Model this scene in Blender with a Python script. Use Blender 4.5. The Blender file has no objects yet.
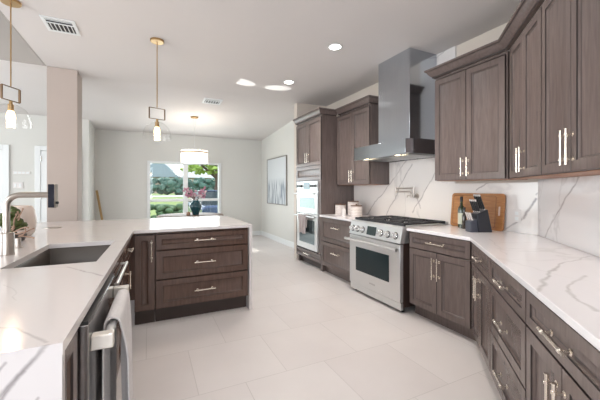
import bpy, bmesh, math, random
from mathutils import Vector, Matrix, noise
PI = math.pi
random.seed(7)
sc = bpy.context.scene
COL = sc.collection

# ------------------------------------------------------------------ camera
cd = bpy.data.cameras.new('camera'); cam = bpy.data.objects.new('camera', cd); COL.objects.link(cam)
cam.location = (0, 0, 1.31); cam.rotation_euler = (PI/2, 0, math.radians(-25.75))
cd.sensor_width = 36; cd.lens = 313/600*36; cd.shift_y = -11/600; cd.clip_start = 0.02; cd.clip_end = 300
sc.camera = cam

# ------------------------------------------------------------------ world, sun, large lights, exposure
w = bpy.data.worlds.new('sky'); sc.world = w; w.use_nodes = True
wn = w.node_tree; wn.nodes.clear()
wo = wn.nodes.new('ShaderNodeOutputWorld'); wb = wn.nodes.new('ShaderNodeBackground')
wb.inputs['Color'].default_value = (0.82, 0.91, 1.0, 1); wb.inputs['Strength'].default_value = 2.0
wn.links.new(wb.outputs[0], wo.inputs[0])

def light(name, kind, loc, direction, energy, color=(1, 1, 1), **kw):
    l = bpy.data.lights.new(name, kind); o = bpy.data.objects.new(name, l); COL.objects.link(o)
    o.location = loc; o.rotation_euler = Vector(direction).to_track_quat('-Z', 'Y').to_euler()
    l.energy = energy; l.color = color
    for k, v in kw.items(): setattr(l, k, v)
    return o
light('sun', 'SUN', (0, 12, 9), (0.22, -1, -0.84), 2.6, (1, 0.95, 0.86), angle=0.01)
light('left_window_daylight', 'AREA', (-5.3, 1.3, 1.55), (1, 0.05, -0.05), 150, (0.93, 0.96, 1.0), shape='RECTANGLE', size=3.4, size_y=2.0)  # added fill lamp; the left wall has no window
light('rear_window_daylight', 'AREA', (-1.6, -2.75, 1.6), (0.1, 1, -0.05), 95, (0.84, 0.91, 1.0), shape='RECTANGLE', size=3.6, size_y=1.9)  # fill lamp added behind the camera, no opening there
light('dining_window_daylight', 'AREA', (0.85, 8.36, 1.3), (0, -1, 0.05), 22, (0.90, 0.97, 1.0), shape='RECTANGLE', size=1.6, size_y=1.5)
light('dining_side_daylight', 'AREA', (-5.2, 5.7, 1.5), (1, 0.05, 0.12), 55, (0.90, 0.98, 1.0), shape='RECTANGLE', size=1.8, size_y=1.8)  # extra side fill, added to brighten the dining wall
sc.view_settings.view_transform = 'Standard'; sc.view_settings.look = 'None'
sc.view_settings.gamma = 1; sc.view_settings.exposure = 0.45; sc.view_settings.use_curve_mapping = False

# ------------------------------------------------------------------ materials
def newmat(name):
    m = bpy.data.materials.new(name); m.use_nodes = True
    nt = m.node_tree; b = nt.nodes['Principled BSDF']; return m, nt, b
def N(nt, t, **kw):
    n = nt.nodes.new(t)
    for k, v in kw.items(): setattr(n, k, v)
    return n
def plain(name, col, rough=0.5, metal=0.0, var=0.04, scale=6.0, bump=0.0, coat=0.0, stretch=(1, 1, 1), spec=0.5):
    m, nt, b = newmat(name)
    tc = N(nt, 'ShaderNodeTexCoord'); mp = N(nt, 'ShaderNodeMapping'); mp.inputs['Scale'].default_value = stretch
    nz = N(nt, 'ShaderNodeTexNoise'); nz.inputs['Scale'].default_value = scale; nz.inputs['Detail'].default_value = 4
    nt.links.new(tc.outputs['Object'], mp.inputs[0]); nt.links.new(mp.outputs[0], nz.inputs['Vector'])
    mx = N(nt, 'ShaderNodeMix', data_type='RGBA')
    c = Vector(col)
    mx.inputs[6].default_value = (*[max(0, x*(1-var)) for x in c], 1); mx.inputs[7].default_value = (*[min(1, x*(1+var)) for x in c], 1)
    nt.links.new(nz.outputs['Fac'], mx.inputs[0]); nt.links.new(mx.outputs[2], b.inputs['Base Color'])
    b.inputs['Roughness'].default_value = rough; b.inputs['Metallic'].default_value = metal
    b.inputs['Coat Weight'].default_value = coat; b.inputs['Specular IOR Level'].default_value = spec
    if bump:
        bp = N(nt, 'ShaderNodeBump'); bp.inputs['Strength'].default_value = bump; bp.inputs['Distance'].default_value = 0.01
        nt.links.new(nz.outputs['Fac'], bp.inputs['Height']); nt.links.new(bp.outputs[0], b.inputs['Normal'])
    return m
def wood(name, c1, c2, rough=0.38, scale=(14, 14, 1.6), spec=0.5):
    m, nt, b = newmat(name)
    tc = N(nt, 'ShaderNodeTexCoord'); mp = N(nt, 'ShaderNodeMapping'); mp.inputs['Scale'].default_value = scale
    nz = N(nt, 'ShaderNodeTexNoise'); nz.inputs['Scale'].default_value = 3; nz.inputs['Detail'].default_value = 7; nz.inputs['Distortion'].default_value = 0.6
    n2 = N(nt, 'ShaderNodeTexNoise'); n2.inputs['Scale'].default_value = 1.4
    nt.links.new(tc.outputs['Object'], mp.inputs[0]); nt.links.new(mp.outputs[0], nz.inputs['Vector']); nt.links.new(tc.outputs['Object'], n2.inputs['Vector'])
    ad = N(nt, 'ShaderNodeMath', operation='MULTIPLY_ADD'); ad.inputs[1].default_value = 0.45
    nt.links.new(n2.outputs['Fac'], ad.inputs[0]); 
    sb = N(nt, 'ShaderNodeMath', operation='MULTIPLY'); sb.inputs[1].default_value = 0.6
    nt.links.new(nz.outputs['Fac'], sb.inputs[0]); nt.links.new(sb.outputs[0], ad.inputs[2])
    r = N(nt, 'ShaderNodeValToRGB'); r.color_ramp.elements[0].position = 0.3; r.color_ramp.elements[1].position = 0.75
    r.color_ramp.elements[0].color = (*c1, 1); r.color_ramp.elements[1].color = (*c2, 1)
    nt.links.new(ad.outputs[0], r.inputs[0]); nt.links.new(r.outputs[0], b.inputs['Base Color'])
    b.inputs['Roughness'].default_value = rough; b.inputs['Specular IOR Level'].default_value = spec
    return m
def marble(name, base, veins, mask, rough=0.12, bg=0.35, col=(0.30, 0.27, 0.27)):
    """white quartz: soft clouding, faint wandering lines, and named veins (a, b, width, strength) that run along 3D segments"""
    m, nt, b = newmat(name); L = nt.links.new
    tc = N(nt, 'ShaderNodeTexCoord')
    nz = N(nt, 'ShaderNodeTexNoise'); nz.inputs['Scale'].default_value = 5; nz.inputs['Detail'].default_value = 6
    L(tc.outputs['Object'], nz.inputs['Vector'])
    sub = N(nt, 'ShaderNodeVectorMath', operation='SUBTRACT'); sub.inputs[1].default_value = (0.5, 0.5, 0.5); L(nz.outputs['Color'], sub.inputs[0])
    mk0 = N(nt, 'ShaderNodeVectorMath', operation='MULTIPLY'); mk0.inputs[1].default_value = mask
    mul = N(nt, 'ShaderNodeVectorMath', operation='SCALE'); mul.inputs['Scale'].default_value = 0.10; L(sub.outputs[0], mk0.inputs[0]); L(mk0.outputs[0], mul.inputs[0])
    pos = N(nt, 'ShaderNodeVectorMath', operation='ADD'); L(tc.outputs['Object'], pos.inputs[0]); L(mul.outputs[0], pos.inputs[1])
    # faint wandering lines
    n2 = N(nt, 'ShaderNodeTexNoise'); n2.inputs['Scale'].default_value = 0.9; n2.inputs['Detail'].default_value = 5; n2.inputs['Distortion'].default_value = 0.5
    L(pos.outputs[0], n2.inputs['Vector'])
    s1 = N(nt, 'ShaderNodeMath', operation='SUBTRACT'); s1.inputs[1].default_value = 0.5; L(n2.outputs['Fac'], s1.inputs[0])
    a1 = N(nt, 'ShaderNodeMath', operation='ABSOLUTE'); L(s1.outputs[0], a1.inputs[0])
    mr = N(nt, 'ShaderNodeMapRange'); mr.inputs['From Min'].default_value = 0; mr.inputs['From Max'].default_value = 0.012
    mr.inputs['To Min'].default_value = bg; mr.inputs['To Max'].default_value = 0; L(a1.outputs[0], mr.inputs['Value'])
    n3 = N(nt, 'ShaderNodeTexNoise'); n3.inputs['Scale'].default_value = 2.3; L(tc.outputs['Object'], n3.inputs['Vector'])
    mk = N(nt, 'ShaderNodeMath', operation='MULTIPLY'); L(mr.outputs[0], mk.inputs[0]); L(n3.outputs['Fac'], mk.inputs[1])
    total = mk.outputs[0]
    n4 = N(nt, 'ShaderNodeTexNoise'); n4.inputs['Scale'].default_value = 14; n4.inputs['Detail'].default_value = 3; L(tc.outputs['Object'], n4.inputs['Vector'])
    var = N(nt, 'ShaderNodeMapRange'); var.inputs['From Min'].default_value = 0.3; var.inputs['From Max'].default_value = 0.6; L(n4.outputs['Fac'], var.inputs['Value'])
    var.inputs['To Min'].default_value = 0.6
    for (a, bb, wd, st) in veins:
        a = Vector(a); ba = Vector(bb) - a
        pa = N(nt, 'ShaderNodeVectorMath', operation='SUBTRACT'); pa.inputs[1].default_value = a; L(pos.outputs[0], pa.inputs[0])
        dt = N(nt, 'ShaderNodeVectorMath', operation='DOT_PRODUCT'); dt.inputs[1].default_value = ba/ba.length_squared; L(pa.outputs[0], dt.inputs[0])
        cl = N(nt, 'ShaderNodeClamp'); L(dt.outputs['Value'], cl.inputs[0])
        scl = N(nt, 'ShaderNodeVectorMath', operation='SCALE'); scl.inputs[0].default_value = ba; L(cl.outputs[0], scl.inputs['Scale'])
        di = N(nt, 'ShaderNodeVectorMath', operation='DISTANCE'); L(pa.outputs[0], di.inputs[0]); L(scl.outputs[0], di.inputs[1])
        m2 = N(nt, 'ShaderNodeMapRange'); m2.interpolation_type = 'SMOOTHSTEP'
        m2.inputs['From Min'].default_value = 0; m2.inputs['From Max'].default_value = wd*1.5
        m2.inputs['To Min'].default_value = st; m2.inputs['To Max'].default_value = 0; L(di.outputs['Value'], m2.inputs['Value'])
        vv = N(nt, 'ShaderNodeMath', operation='MULTIPLY'); L(m2.outputs[0], vv.inputs[0]); L(var.outputs[0], vv.inputs[1])
        mx = N(nt, 'ShaderNodeMath', operation='MAXIMUM'); L(total, mx.inputs[0]); L(vv.outputs[0], mx.inputs[1]); total = mx.outputs[0]
    mixc = N(nt, 'ShaderNodeMix', data_type='RGBA'); mixc.inputs[6].default_value = (*base, 1); mixc.inputs[7].default_value = (*col, 1)
    L(total, mixc.inputs[0]); L(mixc.outputs[2], b.inputs['Base Color'])
    b.inputs['Roughness'].default_value = rough; b.inputs['Specular IOR Level'].default_value = 0.5
    return m
def glass(name, tint=(0.97, 0.985, 0.98), gloss=0.12, rough=0.02):
    m = bpy.data.materials.new(name); m.use_nodes = True; nt = m.node_tree; nt.nodes.clear()
    o = N(nt, 'ShaderNodeOutputMaterial'); t = N(nt, 'ShaderNodeBsdfTransparent'); g = N(nt, 'ShaderNodeBsdfGlossy'); mx = N(nt, 'ShaderNodeMixShader')
    t.inputs[0].default_value = (*tint, 1); g.inputs['Roughness'].default_value = rough
    lw = N(nt, 'ShaderNodeLayerWeight'); lw.inputs['Blend'].default_value = 0.5
    pw = N(nt, 'ShaderNodeMath', operation='POWER'); pw.inputs[1].default_value = 4
    ma = N(nt, 'ShaderNodeMath', operation='MULTIPLY_ADD'); ma.inputs[1].default_value = 0.6; ma.inputs[2].default_value = gloss
    nt.links.new(lw.outputs['Facing'], pw.inputs[0]); nt.links.new(pw.outputs[0], ma.inputs[0])
    nt.links.new(ma.outputs[0], mx.inputs[0]); nt.links.new(t.outputs[0], mx.inputs[1]); nt.links.new(g.outputs[0], mx.inputs[2]); nt.links.new(mx.outputs[0], o.inputs[0])
    return m
def emit(name, col, s):
    m, nt, b = newmat(name); b.inputs['Base Color'].default_value = (*col, 1)
    b.inputs['Emission Color'].default_value = (*col, 1); b.inputs['Emission Strength'].default_value = s; return m

WALL = plain('wall_paint', (0.66, 0.655, 0.62), 0.7, var=0.015, scale=3)
WALLW = plain('kitchen_wall_paint', (0.66, 0.59, 0.52), 0.7, var=0.015, scale=3)
RAISED = plain('taupe_tray_paint', (0.42, 0.39, 0.36), 0.75, var=0.012, scale=2)  # ceiling paint darkened to stand in for shade in the raised tray
CEIL = plain('ceiling_paint', (0.68, 0.648, 0.632), 0.75, var=0.012, scale=2)
COLM = plain('column_paint', (0.47, 0.40, 0.36), 0.7, var=0.02, scale=3)
TRIM = plain('white_trim_paint', (0.78, 0.80, 0.80), 0.35, var=0.01)
CAB = wood('stained_cabinet_wood', (0.112, 0.084, 0.077), (0.182, 0.140, 0.128), 0.27)
CABD = wood('dark_stained_island_wood', (0.070, 0.038, 0.028), (0.135, 0.080, 0.061), 0.26)  # same cabinet wood, with the shade on the island put into its colour
GLAZE = plain('dark_glaze', (0.030, 0.020, 0.018), 0.5)  # groove lines of the finish, plus shade painted on edges to darken gaps
RAWW = wood('natural_wood_underside', (0.30, 0.14, 0.08), (0.45, 0.24, 0.15), 0.5)
TOE = plain('dark_toe_kick', (0.045, 0.028, 0.022), 0.5)
STEEL = plain('brushed_steel', (0.62, 0.62, 0.62), 0.26, 1.0, var=0.05, scale=5, stretch=(2, 2, 40))
STEELH = plain('hood_steel', (0.50, 0.53, 0.57), 0.13, 1.0, var=0.06, scale=3, stretch=(30, 30, 1))
STEELW = plain('pale_steel', (0.72, 0.73, 0.73), 0.32, 0.85, var=0.03)
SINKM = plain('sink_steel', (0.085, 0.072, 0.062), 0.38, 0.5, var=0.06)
NICKB = plain('brushed_nickel', (0.46, 0.41, 0.37), 0.28, 1.0, var=0.04)
NICK = plain('champagne_nickel', (0.80, 0.73, 0.64), 0.25, 1.0, var=0.03)
BRASS = plain('aged_brass', (0.50, 0.33, 0.16), 0.3, 1.0, var=0.06)
BLACKM = plain('black_metal', (0.03, 0.03, 0.032), 0.45, 0.3)
IRON = plain('cast_iron', (0.025, 0.026, 0.03), 0.5, 0.2, bump=0.1, scale=60)
OVGL = plain('dark_oven_glass', (0.015, 0.028, 0.032), 0.06, 0.0, var=0.05, spec=0.3)
OVMIR = plain('reflective_oven_glass', (0.16, 0.20, 0.21), 0.05, 0.7, var=0.05)
DISP = plain('display_glass', (0.02, 0.035, 0.035), 0.1)
PORC = plain('white_porcelain', (0.75, 0.72, 0.70), 0.3)
GLASS = glass('window_glass', gloss=0.04)
PGLASS = glass('pendant_glass', (0.985, 0.98, 0.975), gloss=0.03)

# ------------------------------------------------------------------ mesh helpers
class MB:
    def __init__(s): s.bm = bmesh.new()
    def box(s, x0, x1, y0, y1, z0, z1):
        v = [s.bm.verts.new(p) for p in ((x0,y0,z0),(x1,y0,z0),(x1,y1,z0),(x0,y1,z0),(x0,y0,z1),(x1,y0,z1),(x1,y1,z1),(x0,y1,z1))]
        for f in ((0,3,2,1),(4,5,6,7),(0,1,5,4),(1,2,6,5),(2,3,7,6),(3,0,4,7)): s.bm.faces.new([v[i] for i in f])
        return s
    def prism(s, poly, z0, z1):
        a = [s.bm.verts.new((x, y, z0)) for x, y in poly]; b = [s.bm.verts.new((x, y, z1)) for x, y in poly]
        n = len(poly); s.bm.faces.new(a[::-1]); s.bm.faces.new(b)
        for i in range(n): s.bm.faces.new((a[i], a[(i+1) % n], b[(i+1) % n], b[i]))
        return s
    def extrude(s, pts, vec):
        a = [s.bm.verts.new(p) for p in pts]; b = [s.bm.verts.new(Vector(p)+Vector(vec)) for p in pts]
        n = len(pts); s.bm.faces.new(a[::-1]); s.bm.faces.new(b)
        for i in range(n): s.bm.faces.new((a[i], a[(i+1) % n], b[(i+1) % n], b[i]))
        return s
    def tube(s, pts, r, seg=12, cap=True):
        pts = [Vector(p) for p in pts]; rings = []
        rr = r if isinstance(r, (list, tuple)) else [r]*len(pts)
        up = None
        for i, p in enumerate(pts):
            t = (pts[min(i+1, len(pts)-1)] - pts[max(i-1, 0)]).normalized()
            if up is None:
                up = t.orthogonal().normalized()
            up = (up - t*up.dot(t)).normalized(); sd = t.cross(up)
            rings.append([s.bm.verts.new(p + (up*math.cos(2*PI*k/seg) + sd*math.sin(2*PI*k/seg))*rr[i]) for k in range(seg)])
        for a, b in zip(rings, rings[1:]):
            for k in range(seg): s.bm.faces.new((a[k], a[(k+1) % seg], b[(k+1) % seg], b[k]))
        if cap: s.bm.faces.new(rings[0][::-1]); s.bm.faces.new(rings[-1])
        return s
    def lathe(s, prof, c=(0, 0, 0), seg=24, sx=1, sy=1, closed=True):
        rings = []
        for r, z in prof:
            rings.append([s.bm.verts.new((c[0]+sx*r*math.cos(2*PI*k/seg), c[1]+sy*r*math.sin(2*PI*k/seg), c[2]+z)) for k in range(seg)])
        for a, b in zip(rings, rings[1:]):
            for k in range(seg): s.bm.faces.new((a[k], a[(k+1) % seg], b[(k+1) % seg], b[k]))
        if closed: s.bm.faces.new(rings[0][::-1]); s.bm.faces.new(rings[-1])
        return s
    def ball(s, c, r, sub=2, sc=(1, 1, 1)):
        res = bmesh.ops.create_icosphere(s.bm, subdivisions=sub, radius=1)
        for v in res['verts']: v.co = Vector((c[0]+v.co.x*r*sc[0], c[1]+v.co.y*r*sc[1], c[2]+v.co.z*r*sc[2]))
        return s
    def panel(s, x0, x1, z0, z1, y=0.0, t=0.02, fw=0.054, rec=0.0165, glaze=(0, 3, 6)):
        """shaker front facing -y: flat frame, small sloped bead, recessed flat panel"""
        fw = min(fw, (x1-x0)*0.3, (z1-z0)*0.3)
        rg = [(0, t), (0, 0.002), (0.002, 0), (fw, 0), (fw+0.001, 0.006), (fw+0.005, 0.006), (fw+0.012, 0.0155), (fw+0.0145, rec)]
        rings = []
        for i, d in rg:
            rings.append([s.bm.verts.new(p) for p in ((x0+i, y+d, z0+i), (x1-i, y+d, z0+i), (x1-i, y+d, z1-i), (x0+i, y+d, z1-i))])
        for n_, (a, b) in enumerate(zip(rings, rings[1:])):
            for k in range(4):
                fc_ = s.bm.faces.new((a[k], a[(k+1) % 4], b[(k+1) % 4], b[k]))
                if n_ in glaze: fc_.material_index = 1
        s.bm.faces.new(rings[-1]); s.bm.faces.new(rings[0][::-1])
        return s
    def build(s, name, mat, parent=None, bevel=0.0, smooth=True, sub=0, xf=None):
        bmesh.ops.recalc_face_normals(s.bm, faces=s.bm.faces)
        me = bpy.data.meshes.new(name)
        if xf is not None: s.bm.transform(xf)
        s.bm.to_mesh(me); s.bm.free()
        for m in (mat if isinstance(mat, (list, tuple)) else [mat]): me.materials.append(m)
        if smooth:
            me.polygons.foreach_set('use_smooth', [True]*len(me.polygons)); me.set_sharp_from_angle(angle=math.radians(35))
        o = bpy.data.objects.new(name, me); COL.objects.link(o)
        if parent: o.parent = parent
        if bevel:
            b = o.modifiers.new('bevel', 'BEVEL'); b.width = bevel; b.segments = 2; b.limit_method = 'ANGLE'; b.angle_limit = math.radians(40)
        if sub:
            q = o.modifiers.new('sub', 'SUBSURF'); q.levels = sub; q.render_levels = sub
        return o
def thing(name, label, cat, loc=(0, 0, 0), rz=0, group=None):
    o = bpy.data.objects.new(name, None); COL.objects.link(o); o.location = loc; o.rotation_euler = (0, 0, rz)
    o.empty_display_size = 0.1
    return tag(o, label, cat, group)
def tag(o, label, cat, group=None, kind=None):
    o['label'] = label; o['category'] = cat
    if group: o['group'] = group
    if kind: o['kind'] = kind
    return o
def struct(o): o['kind'] = 'structure'; return o
def copy_tree(o, parent=None):
    c = o.copy(); COL.objects.link(c)
    if parent: c.parent = parent
    for ch in list(o.children): copy_tree(ch, c)
    return c

# ------------------------------------------------------------------ key dimensions
ZC = 2.91              # kitchen ceiling
XW = 3.10              # range wall
D = 0.70710678
CX, CY = XW, 1.563     # corner where the angled wall starts
BX, BY = 2.45, 1.754   # front corner of base cabinets
UX, UY = 2.74, 1.635   # front corner of wall cabinets
def diag(px, py, t): return (px - D*t, py - D*t)
ZT = 0.905             # perimeter counter top
ZI = 0.925             # island counter top
TH = 0.03

# ------------------------------------------------------------------ structure
# floor: 61 cm square tiles laid brick bond
m, nt, b = newmat('pale_porcelain_tile'); L = nt.links.new
tc = N(nt, 'ShaderNodeTexCoord'); mp = N(nt, 'ShaderNodeMapping'); mp.inputs['Location'].default_value = (0.63, 10.13, 0)
bk = N(nt, 'ShaderNodeTexBrick'); bk.offset = 0.5; bk.inputs['Scale'].default_value = 1; bk.inputs['Brick Width'].default_value = 0.61; bk.inputs['Row Height'].default_value = 0.61
bk.inputs['Mortar Size'].default_value = 0.0028; bk.inputs['Mortar Smooth'].default_value = 0.2
bk.inputs['Color1'].default_value = (0.665, 0.625, 0.615, 1); bk.inputs['Color2'].default_value = (0.70, 0.665, 0.655, 1); bk.inputs['Mortar'].default_value = (0.56, 0.53, 0.515, 1)
L(tc.outputs['Object'], mp.inputs[0]); L(mp.outputs[0], bk.inputs['Vector'])
nz = N(nt, 'ShaderNodeTexNoise'); nz.inputs['Scale'].default_value = 2.5; nz.inputs['Detail'].default_value = 5; L(tc.outputs['Object'], nz.inputs['Vector'])
mx = N(nt, 'ShaderNodeMix', data_type='RGBA', blend_type='SOFT_LIGHT'); mx.inputs[0].default_value = 0.22
L(bk.outputs['Color'], mx.inputs[6]); L(nz.outputs['Fac'], mx.inputs[7]); L(mx.outputs[2], b.inputs['Base Color'])
rr = N(nt, 'ShaderNodeMapRange'); rr.inputs['To Min'].default_value = 0.28; rr.inputs['To Max'].default_value = 0.42; L(nz.outputs['Fac'], rr.inputs['Value']); L(rr.outputs[0], b.inputs['Roughness'])
bp = N(nt, 'ShaderNodeBump'); bp.inputs['Strength'].default_value = 0.3; bp.inputs['Distance'].default_value = 0.002; bp.invert = True
L(bk.outputs['Fac'], bp.inputs['Height']); L(bp.outputs[0], b.inputs['Normal'])
FLOOR = m
struct(MB().box(-5.6, 5.4, -3.1, 8.65, -0.12, 0).build('floor', FLOOR, smooth=False))

# ceilings: flat kitchen, gentle slope over the dining area, raised part over the left room
ZD = 2.686
c = MB()
c.box(-1.2, 5.4, -3.1, 5.3, ZC, ZC+0.12)
c.extrude([(-5.6, 5.3, ZC), (-5.6, 5.3, ZC+0.12), (-5.6, 8.65, ZC+0.12), (-5.6, 8.65, ZD-0.01)], (11.0, 0, 0))
c.box(-5.6, -1.2, 5.1, 5.3, ZC, ZC+0.12)
struct(c.build('ceiling', CEIL, smooth=False))
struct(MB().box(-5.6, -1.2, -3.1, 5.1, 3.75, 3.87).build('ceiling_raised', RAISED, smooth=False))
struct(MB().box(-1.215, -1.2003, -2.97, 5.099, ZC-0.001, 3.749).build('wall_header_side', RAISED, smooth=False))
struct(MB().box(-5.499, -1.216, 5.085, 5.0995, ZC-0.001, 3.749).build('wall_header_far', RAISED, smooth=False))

# walls
def hole_wall(name, x0, x1, y0, y1, z0, z1, hx0, hx1, hz0, hz1, mat):
    q = MB(); q.box(x0, hx0, y0, y1, z0, z1); q.box(hx1, x1, y0, y1, z0, z1)
    q.box(hx0, hx1, y0, y1, z0, hz0); q.box(hx0, hx1, y0, y1, hz1, z1)
    return struct(q.build(name, mat, smooth=False))
hole_wall('wall_back', -1.116, 3.0, 8.5, 8.62, 0, 2.84, -0.01, 1.71, 0.35, 2.0, WALL)
struct(MB().box(2.88, 3.0, 5.37, 8.5, 0, 2.9).build('wall_right_dining', WALL, smooth=False))
struct(MB().box(2.47, 3.22, 5.25, 5.37, 0, ZC).build('wall_pantry_return', WALLW, smooth=False))
struct(MB().box(XW, XW+0.12, CY-0.0, 5.25, 0, ZC).build('wall_range', WALLW, smooth=False))
e0 = (CX, CY); e1 = diag(CX, CY, 3.4)
aw = struct(MB().box(0, 3.4, 0, 0.12, 0, ZC).build('wall_angled', WALLW, smooth=False)); aw.location = (CX, CY, 0); aw.rotation_euler = (0, 0, -3*PI/4)
struct(MB().box(e1[0], e1[0]+0.12, -3.0, e1[1]+0.05, 0, ZC).build('wall_rear_right', WALLW, smooth=False))
struct(MB().box(-5.5, e1[0]+0.12, -3.1, -2.98, 0, 3.75).build('wall_rear', WALL, smooth=False))
struct(MB().box(-5.6, -5.5, -3.1, 8.65, 0, 3.75).build('wall_left', WALL, smooth=False))
struct(MB().box(-5.5, -1.236, 7.7, 7.82, 0, 2.76).build('wall_left_room_far', WALL, smooth=False))
struct(MB().box(-1.236, -1.116, 7.7, 8.62, 0, 2.76).build('wall_dining_left', WALL, smooth=False))
struct(MB().box(-1.2, -0.868, 5.1, 5.43, 0, ZC).build('wall_column', COLM, bevel=0.006))

# baseboards
def bb(name, x0, x1, y0, y1): struct(MB().box(x0, x1, y0, y1, 0, 0.13).build(name, TRIM, bevel=0.004))
bb('baseboard_back', -1.1, 2.86, 8.484, 8.499)
bb('baseboard_right', 2.864, 2.879, 5.39, 8.48)
bb('baseboard_left_room', -1.8, -1.25, 7.684, 7.699)

# window in the dining wall
wf = MB(); X0, X1, Z0, Z1 = -0.01, 1.71, 0.35, 2.0; YF0, YF1 = 8.47, 8.60; F = 0.065
wf.box(X0-0.03, X0+F-0.03, YF0, YF1, Z0, Z1); wf.box(X1-F+0.03, X1+0.03, YF0, YF1, Z0, Z1)
wf.box(X0+F-0.0305, X1-F+0.0305, YF0+0.002, YF1, Z1-0.05, Z1); wf.box(X0-0.05, X1+0.05, YF0-0.03, YF1, Z0-0.03, Z0-0.001); wf.box(X0+F-0.0305, X1-F+0.0305, YF0+0.002, YF1, Z0, Z0+0.05)
wf.box(0.79, 0.90, YF0+0.01, YF1-0.003, Z0+0.0505, Z1-0.0505); wf.box(X0+F-0.0305, 0.7895, YF0+0.03, YF1-0.02, 0.995, 1.06); wf.box(0.9005, X1-F+0.0305, YF0+0.03, YF1-0.02, 0.995, 1.06)
win = struct(wf.build('window_1', TRIM, bevel=0.003))
MB().box(0.02, 0.79, 8.545, 8.55, 0.4, 0.995).box(0.9, 1.68, 8.545, 8.55, 0.4, 0.995).box(0.02, 0.79, 8.535, 8.54, 1.06, 1.95).box(0.9, 1.68, 8.535, 8.54, 1.06, 1.95).build('pane', GLASS, win, smooth=False)

# interior doors on the far wall of the left room
def room_door(name, x0, x1, zt, hinge):
    q = MB(); q.box(x0, x0+0.09, 7.665, 7.699, 0, zt); q.box(x1-0.09, x1, 7.665, 7.699, 0, zt); q.box(x0+0.0905, x1-0.0905, 7.665, 7.699, zt-0.09, zt)
    d = struct(q.build(name, TRIM, bevel=0.003))
    k = MB(); k.panel(x0+0.092, x1-0.092, 1.05, zt-0.1, y=7.675, t=0.02, fw=0.11, glaze=()); k.panel(x0+0.092, x1-0.092, 0.01, 1.05, y=7.675, t=0.02, fw=0.11, glaze=())
    k.build('door_leaf', TRIM, d)
    for z in (0.25, 1.17, 1.9):
        xx = x0+0.1 if hinge < 0 else x1-0.1
        MB().tube([(xx, 7.668, z-0.05), (xx, 7.668, z+0.05)], 0.009, 8).build('hinge', STEEL, d)
    return d
room_door('door_1', -3.22, -2.37, 2.14, -1)
room_door('door_2', -1.99, -1.24, 2.15, -1)
sw = thing('light_switch_plate', 'white double light switch plate on the wall left of the far interior door', 'light switch', (-2.245, 7.699, 1.38))
MB().box(-0.075, 0.075, -0.012, 0, -0.06, 0.06).build('plate', PORC, sw, bevel=0.003)
for dx in (-0.035, 0.035): MB().box(dx-0.015, dx+0.015, -0.018, -0.012, -0.032, 0.032).build('rocker', TRIM, sw, bevel=0.002)
kp = thing('wall_control_strip', 'small white four-button control strip above the double light switch', 'wall control', (-2.19, 7.699, 1.62))
MB().box(-0.13, 0.13, -0.01, 0, -0.03, 0.03).build('plate', PORC, kp, bevel=0.003)
for i in range(4): MB().box(-0.11+i*0.06, -0.07+i*0.06, -0.016, -0.01, -0.018, 0.018).build('button', TRIM, kp)

# ------------------------------------------------------------------ handles, fronts, cabinets
def bar_handle(parent, x, z, length, vertical=True, r=0.0066, mat=None, stand=0.032, y=0.0):
    mat = mat or NICK
    q = MB(); h = length/2; e = h*0.72
    def P(a, yy): return (x, y+yy, z+a) if vertical else (x+a, y+yy, z)
    q.tube([P(-h, -stand), P(h, -stand)], r, 12)
    for s in (-1, 1):
        q.tube([P(s*h, -stand), P(s*(h+0.004), -stand)], r*1.25, 12)
        q.tube([P(s*e, 0), P(s*e, -0.004), P(s*e, -0.005), P(s*e, -stand)], [r*1.9, r*1.9, r*0.9, r*0.9], 12)
        a = s*e; q.tube([P(a-0.007, -stand), P(a-0.005, -stand), P(a+0.005, -stand), P(a+0.007, -stand)], [r, r*1.45, r*1.45, r], 12)
    return q.build('handle', mat, parent)
def carcass(w, dep, z0, z1, boards=(), y0=0.021, t=0.018, back=True):
    q = MB(); q.box(0.0008, t, y0, dep, z0, z1); q.box(w-t, w-0.0008, y0, dep, z0, z1)
    for zb in (z0, z1-t) + tuple(boards): q.box(t, w-t, y0, dep, zb, zb+t)
    if back: q.box(t, w-t, dep-0.012, dep, z0+t, z1-t)
    return q
G = 0.003
def cabinet(name, label, loc, rz, w, dep, z0, z1, fronts, mat=CAB, group=None, toe=True, boards=(), body=None, hl=0.16, under=None):
    o = thing(name, label, 'cabinet', loc, rz, group)
    (body or carcass(w, dep, z0, z1, boards)).build('body', mat, o)
    if toe: MB().box(0.001, w-0.001, 0.085, 0.10, 0, z0).box(0.001, 0.03, 0.10, dep, 0, z0).box(w-0.03, w-0.001, 0.10, dep, 0, z0).build('toe_kick', TOE if mat is CABD else mat, o)
    if under: MB().box(0.018, w-0.018, 0.03, dep-0.01, z0-0.004, z0-0.0005).build('underside', under, o)
    for f in fronts:
        kind, x0, x1, a, bz, hp = f[:6]; ln = f[6] if len(f) > 6 else hl
        d = MB().panel(x0+G, x1-G, a+G, bz-G).build(kind, (mat, GLAZE), o)
        if hp == 'h': bar_handle(d, (x0+x1)/2, (a+bz)/2 + (0.0 if bz-a < 0.35 else 0.05), ln, False)
        elif hp: # e.g. 'LT' handle on the left edge near the top
            xx = x0+0.03 if hp[0] == 'L' else x1-0.03
            zz = bz-0.05-ln/2 if hp[1] == 'T' else a+0.04+ln/2
            bar_handle(d, xx, zz, ln, True)
    return o
R90, R135 = -PI/2, -3*PI/4
KB = 0.865; KT = 0.705   # drawer top and drawer/door seam
B0 = 0.115

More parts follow.
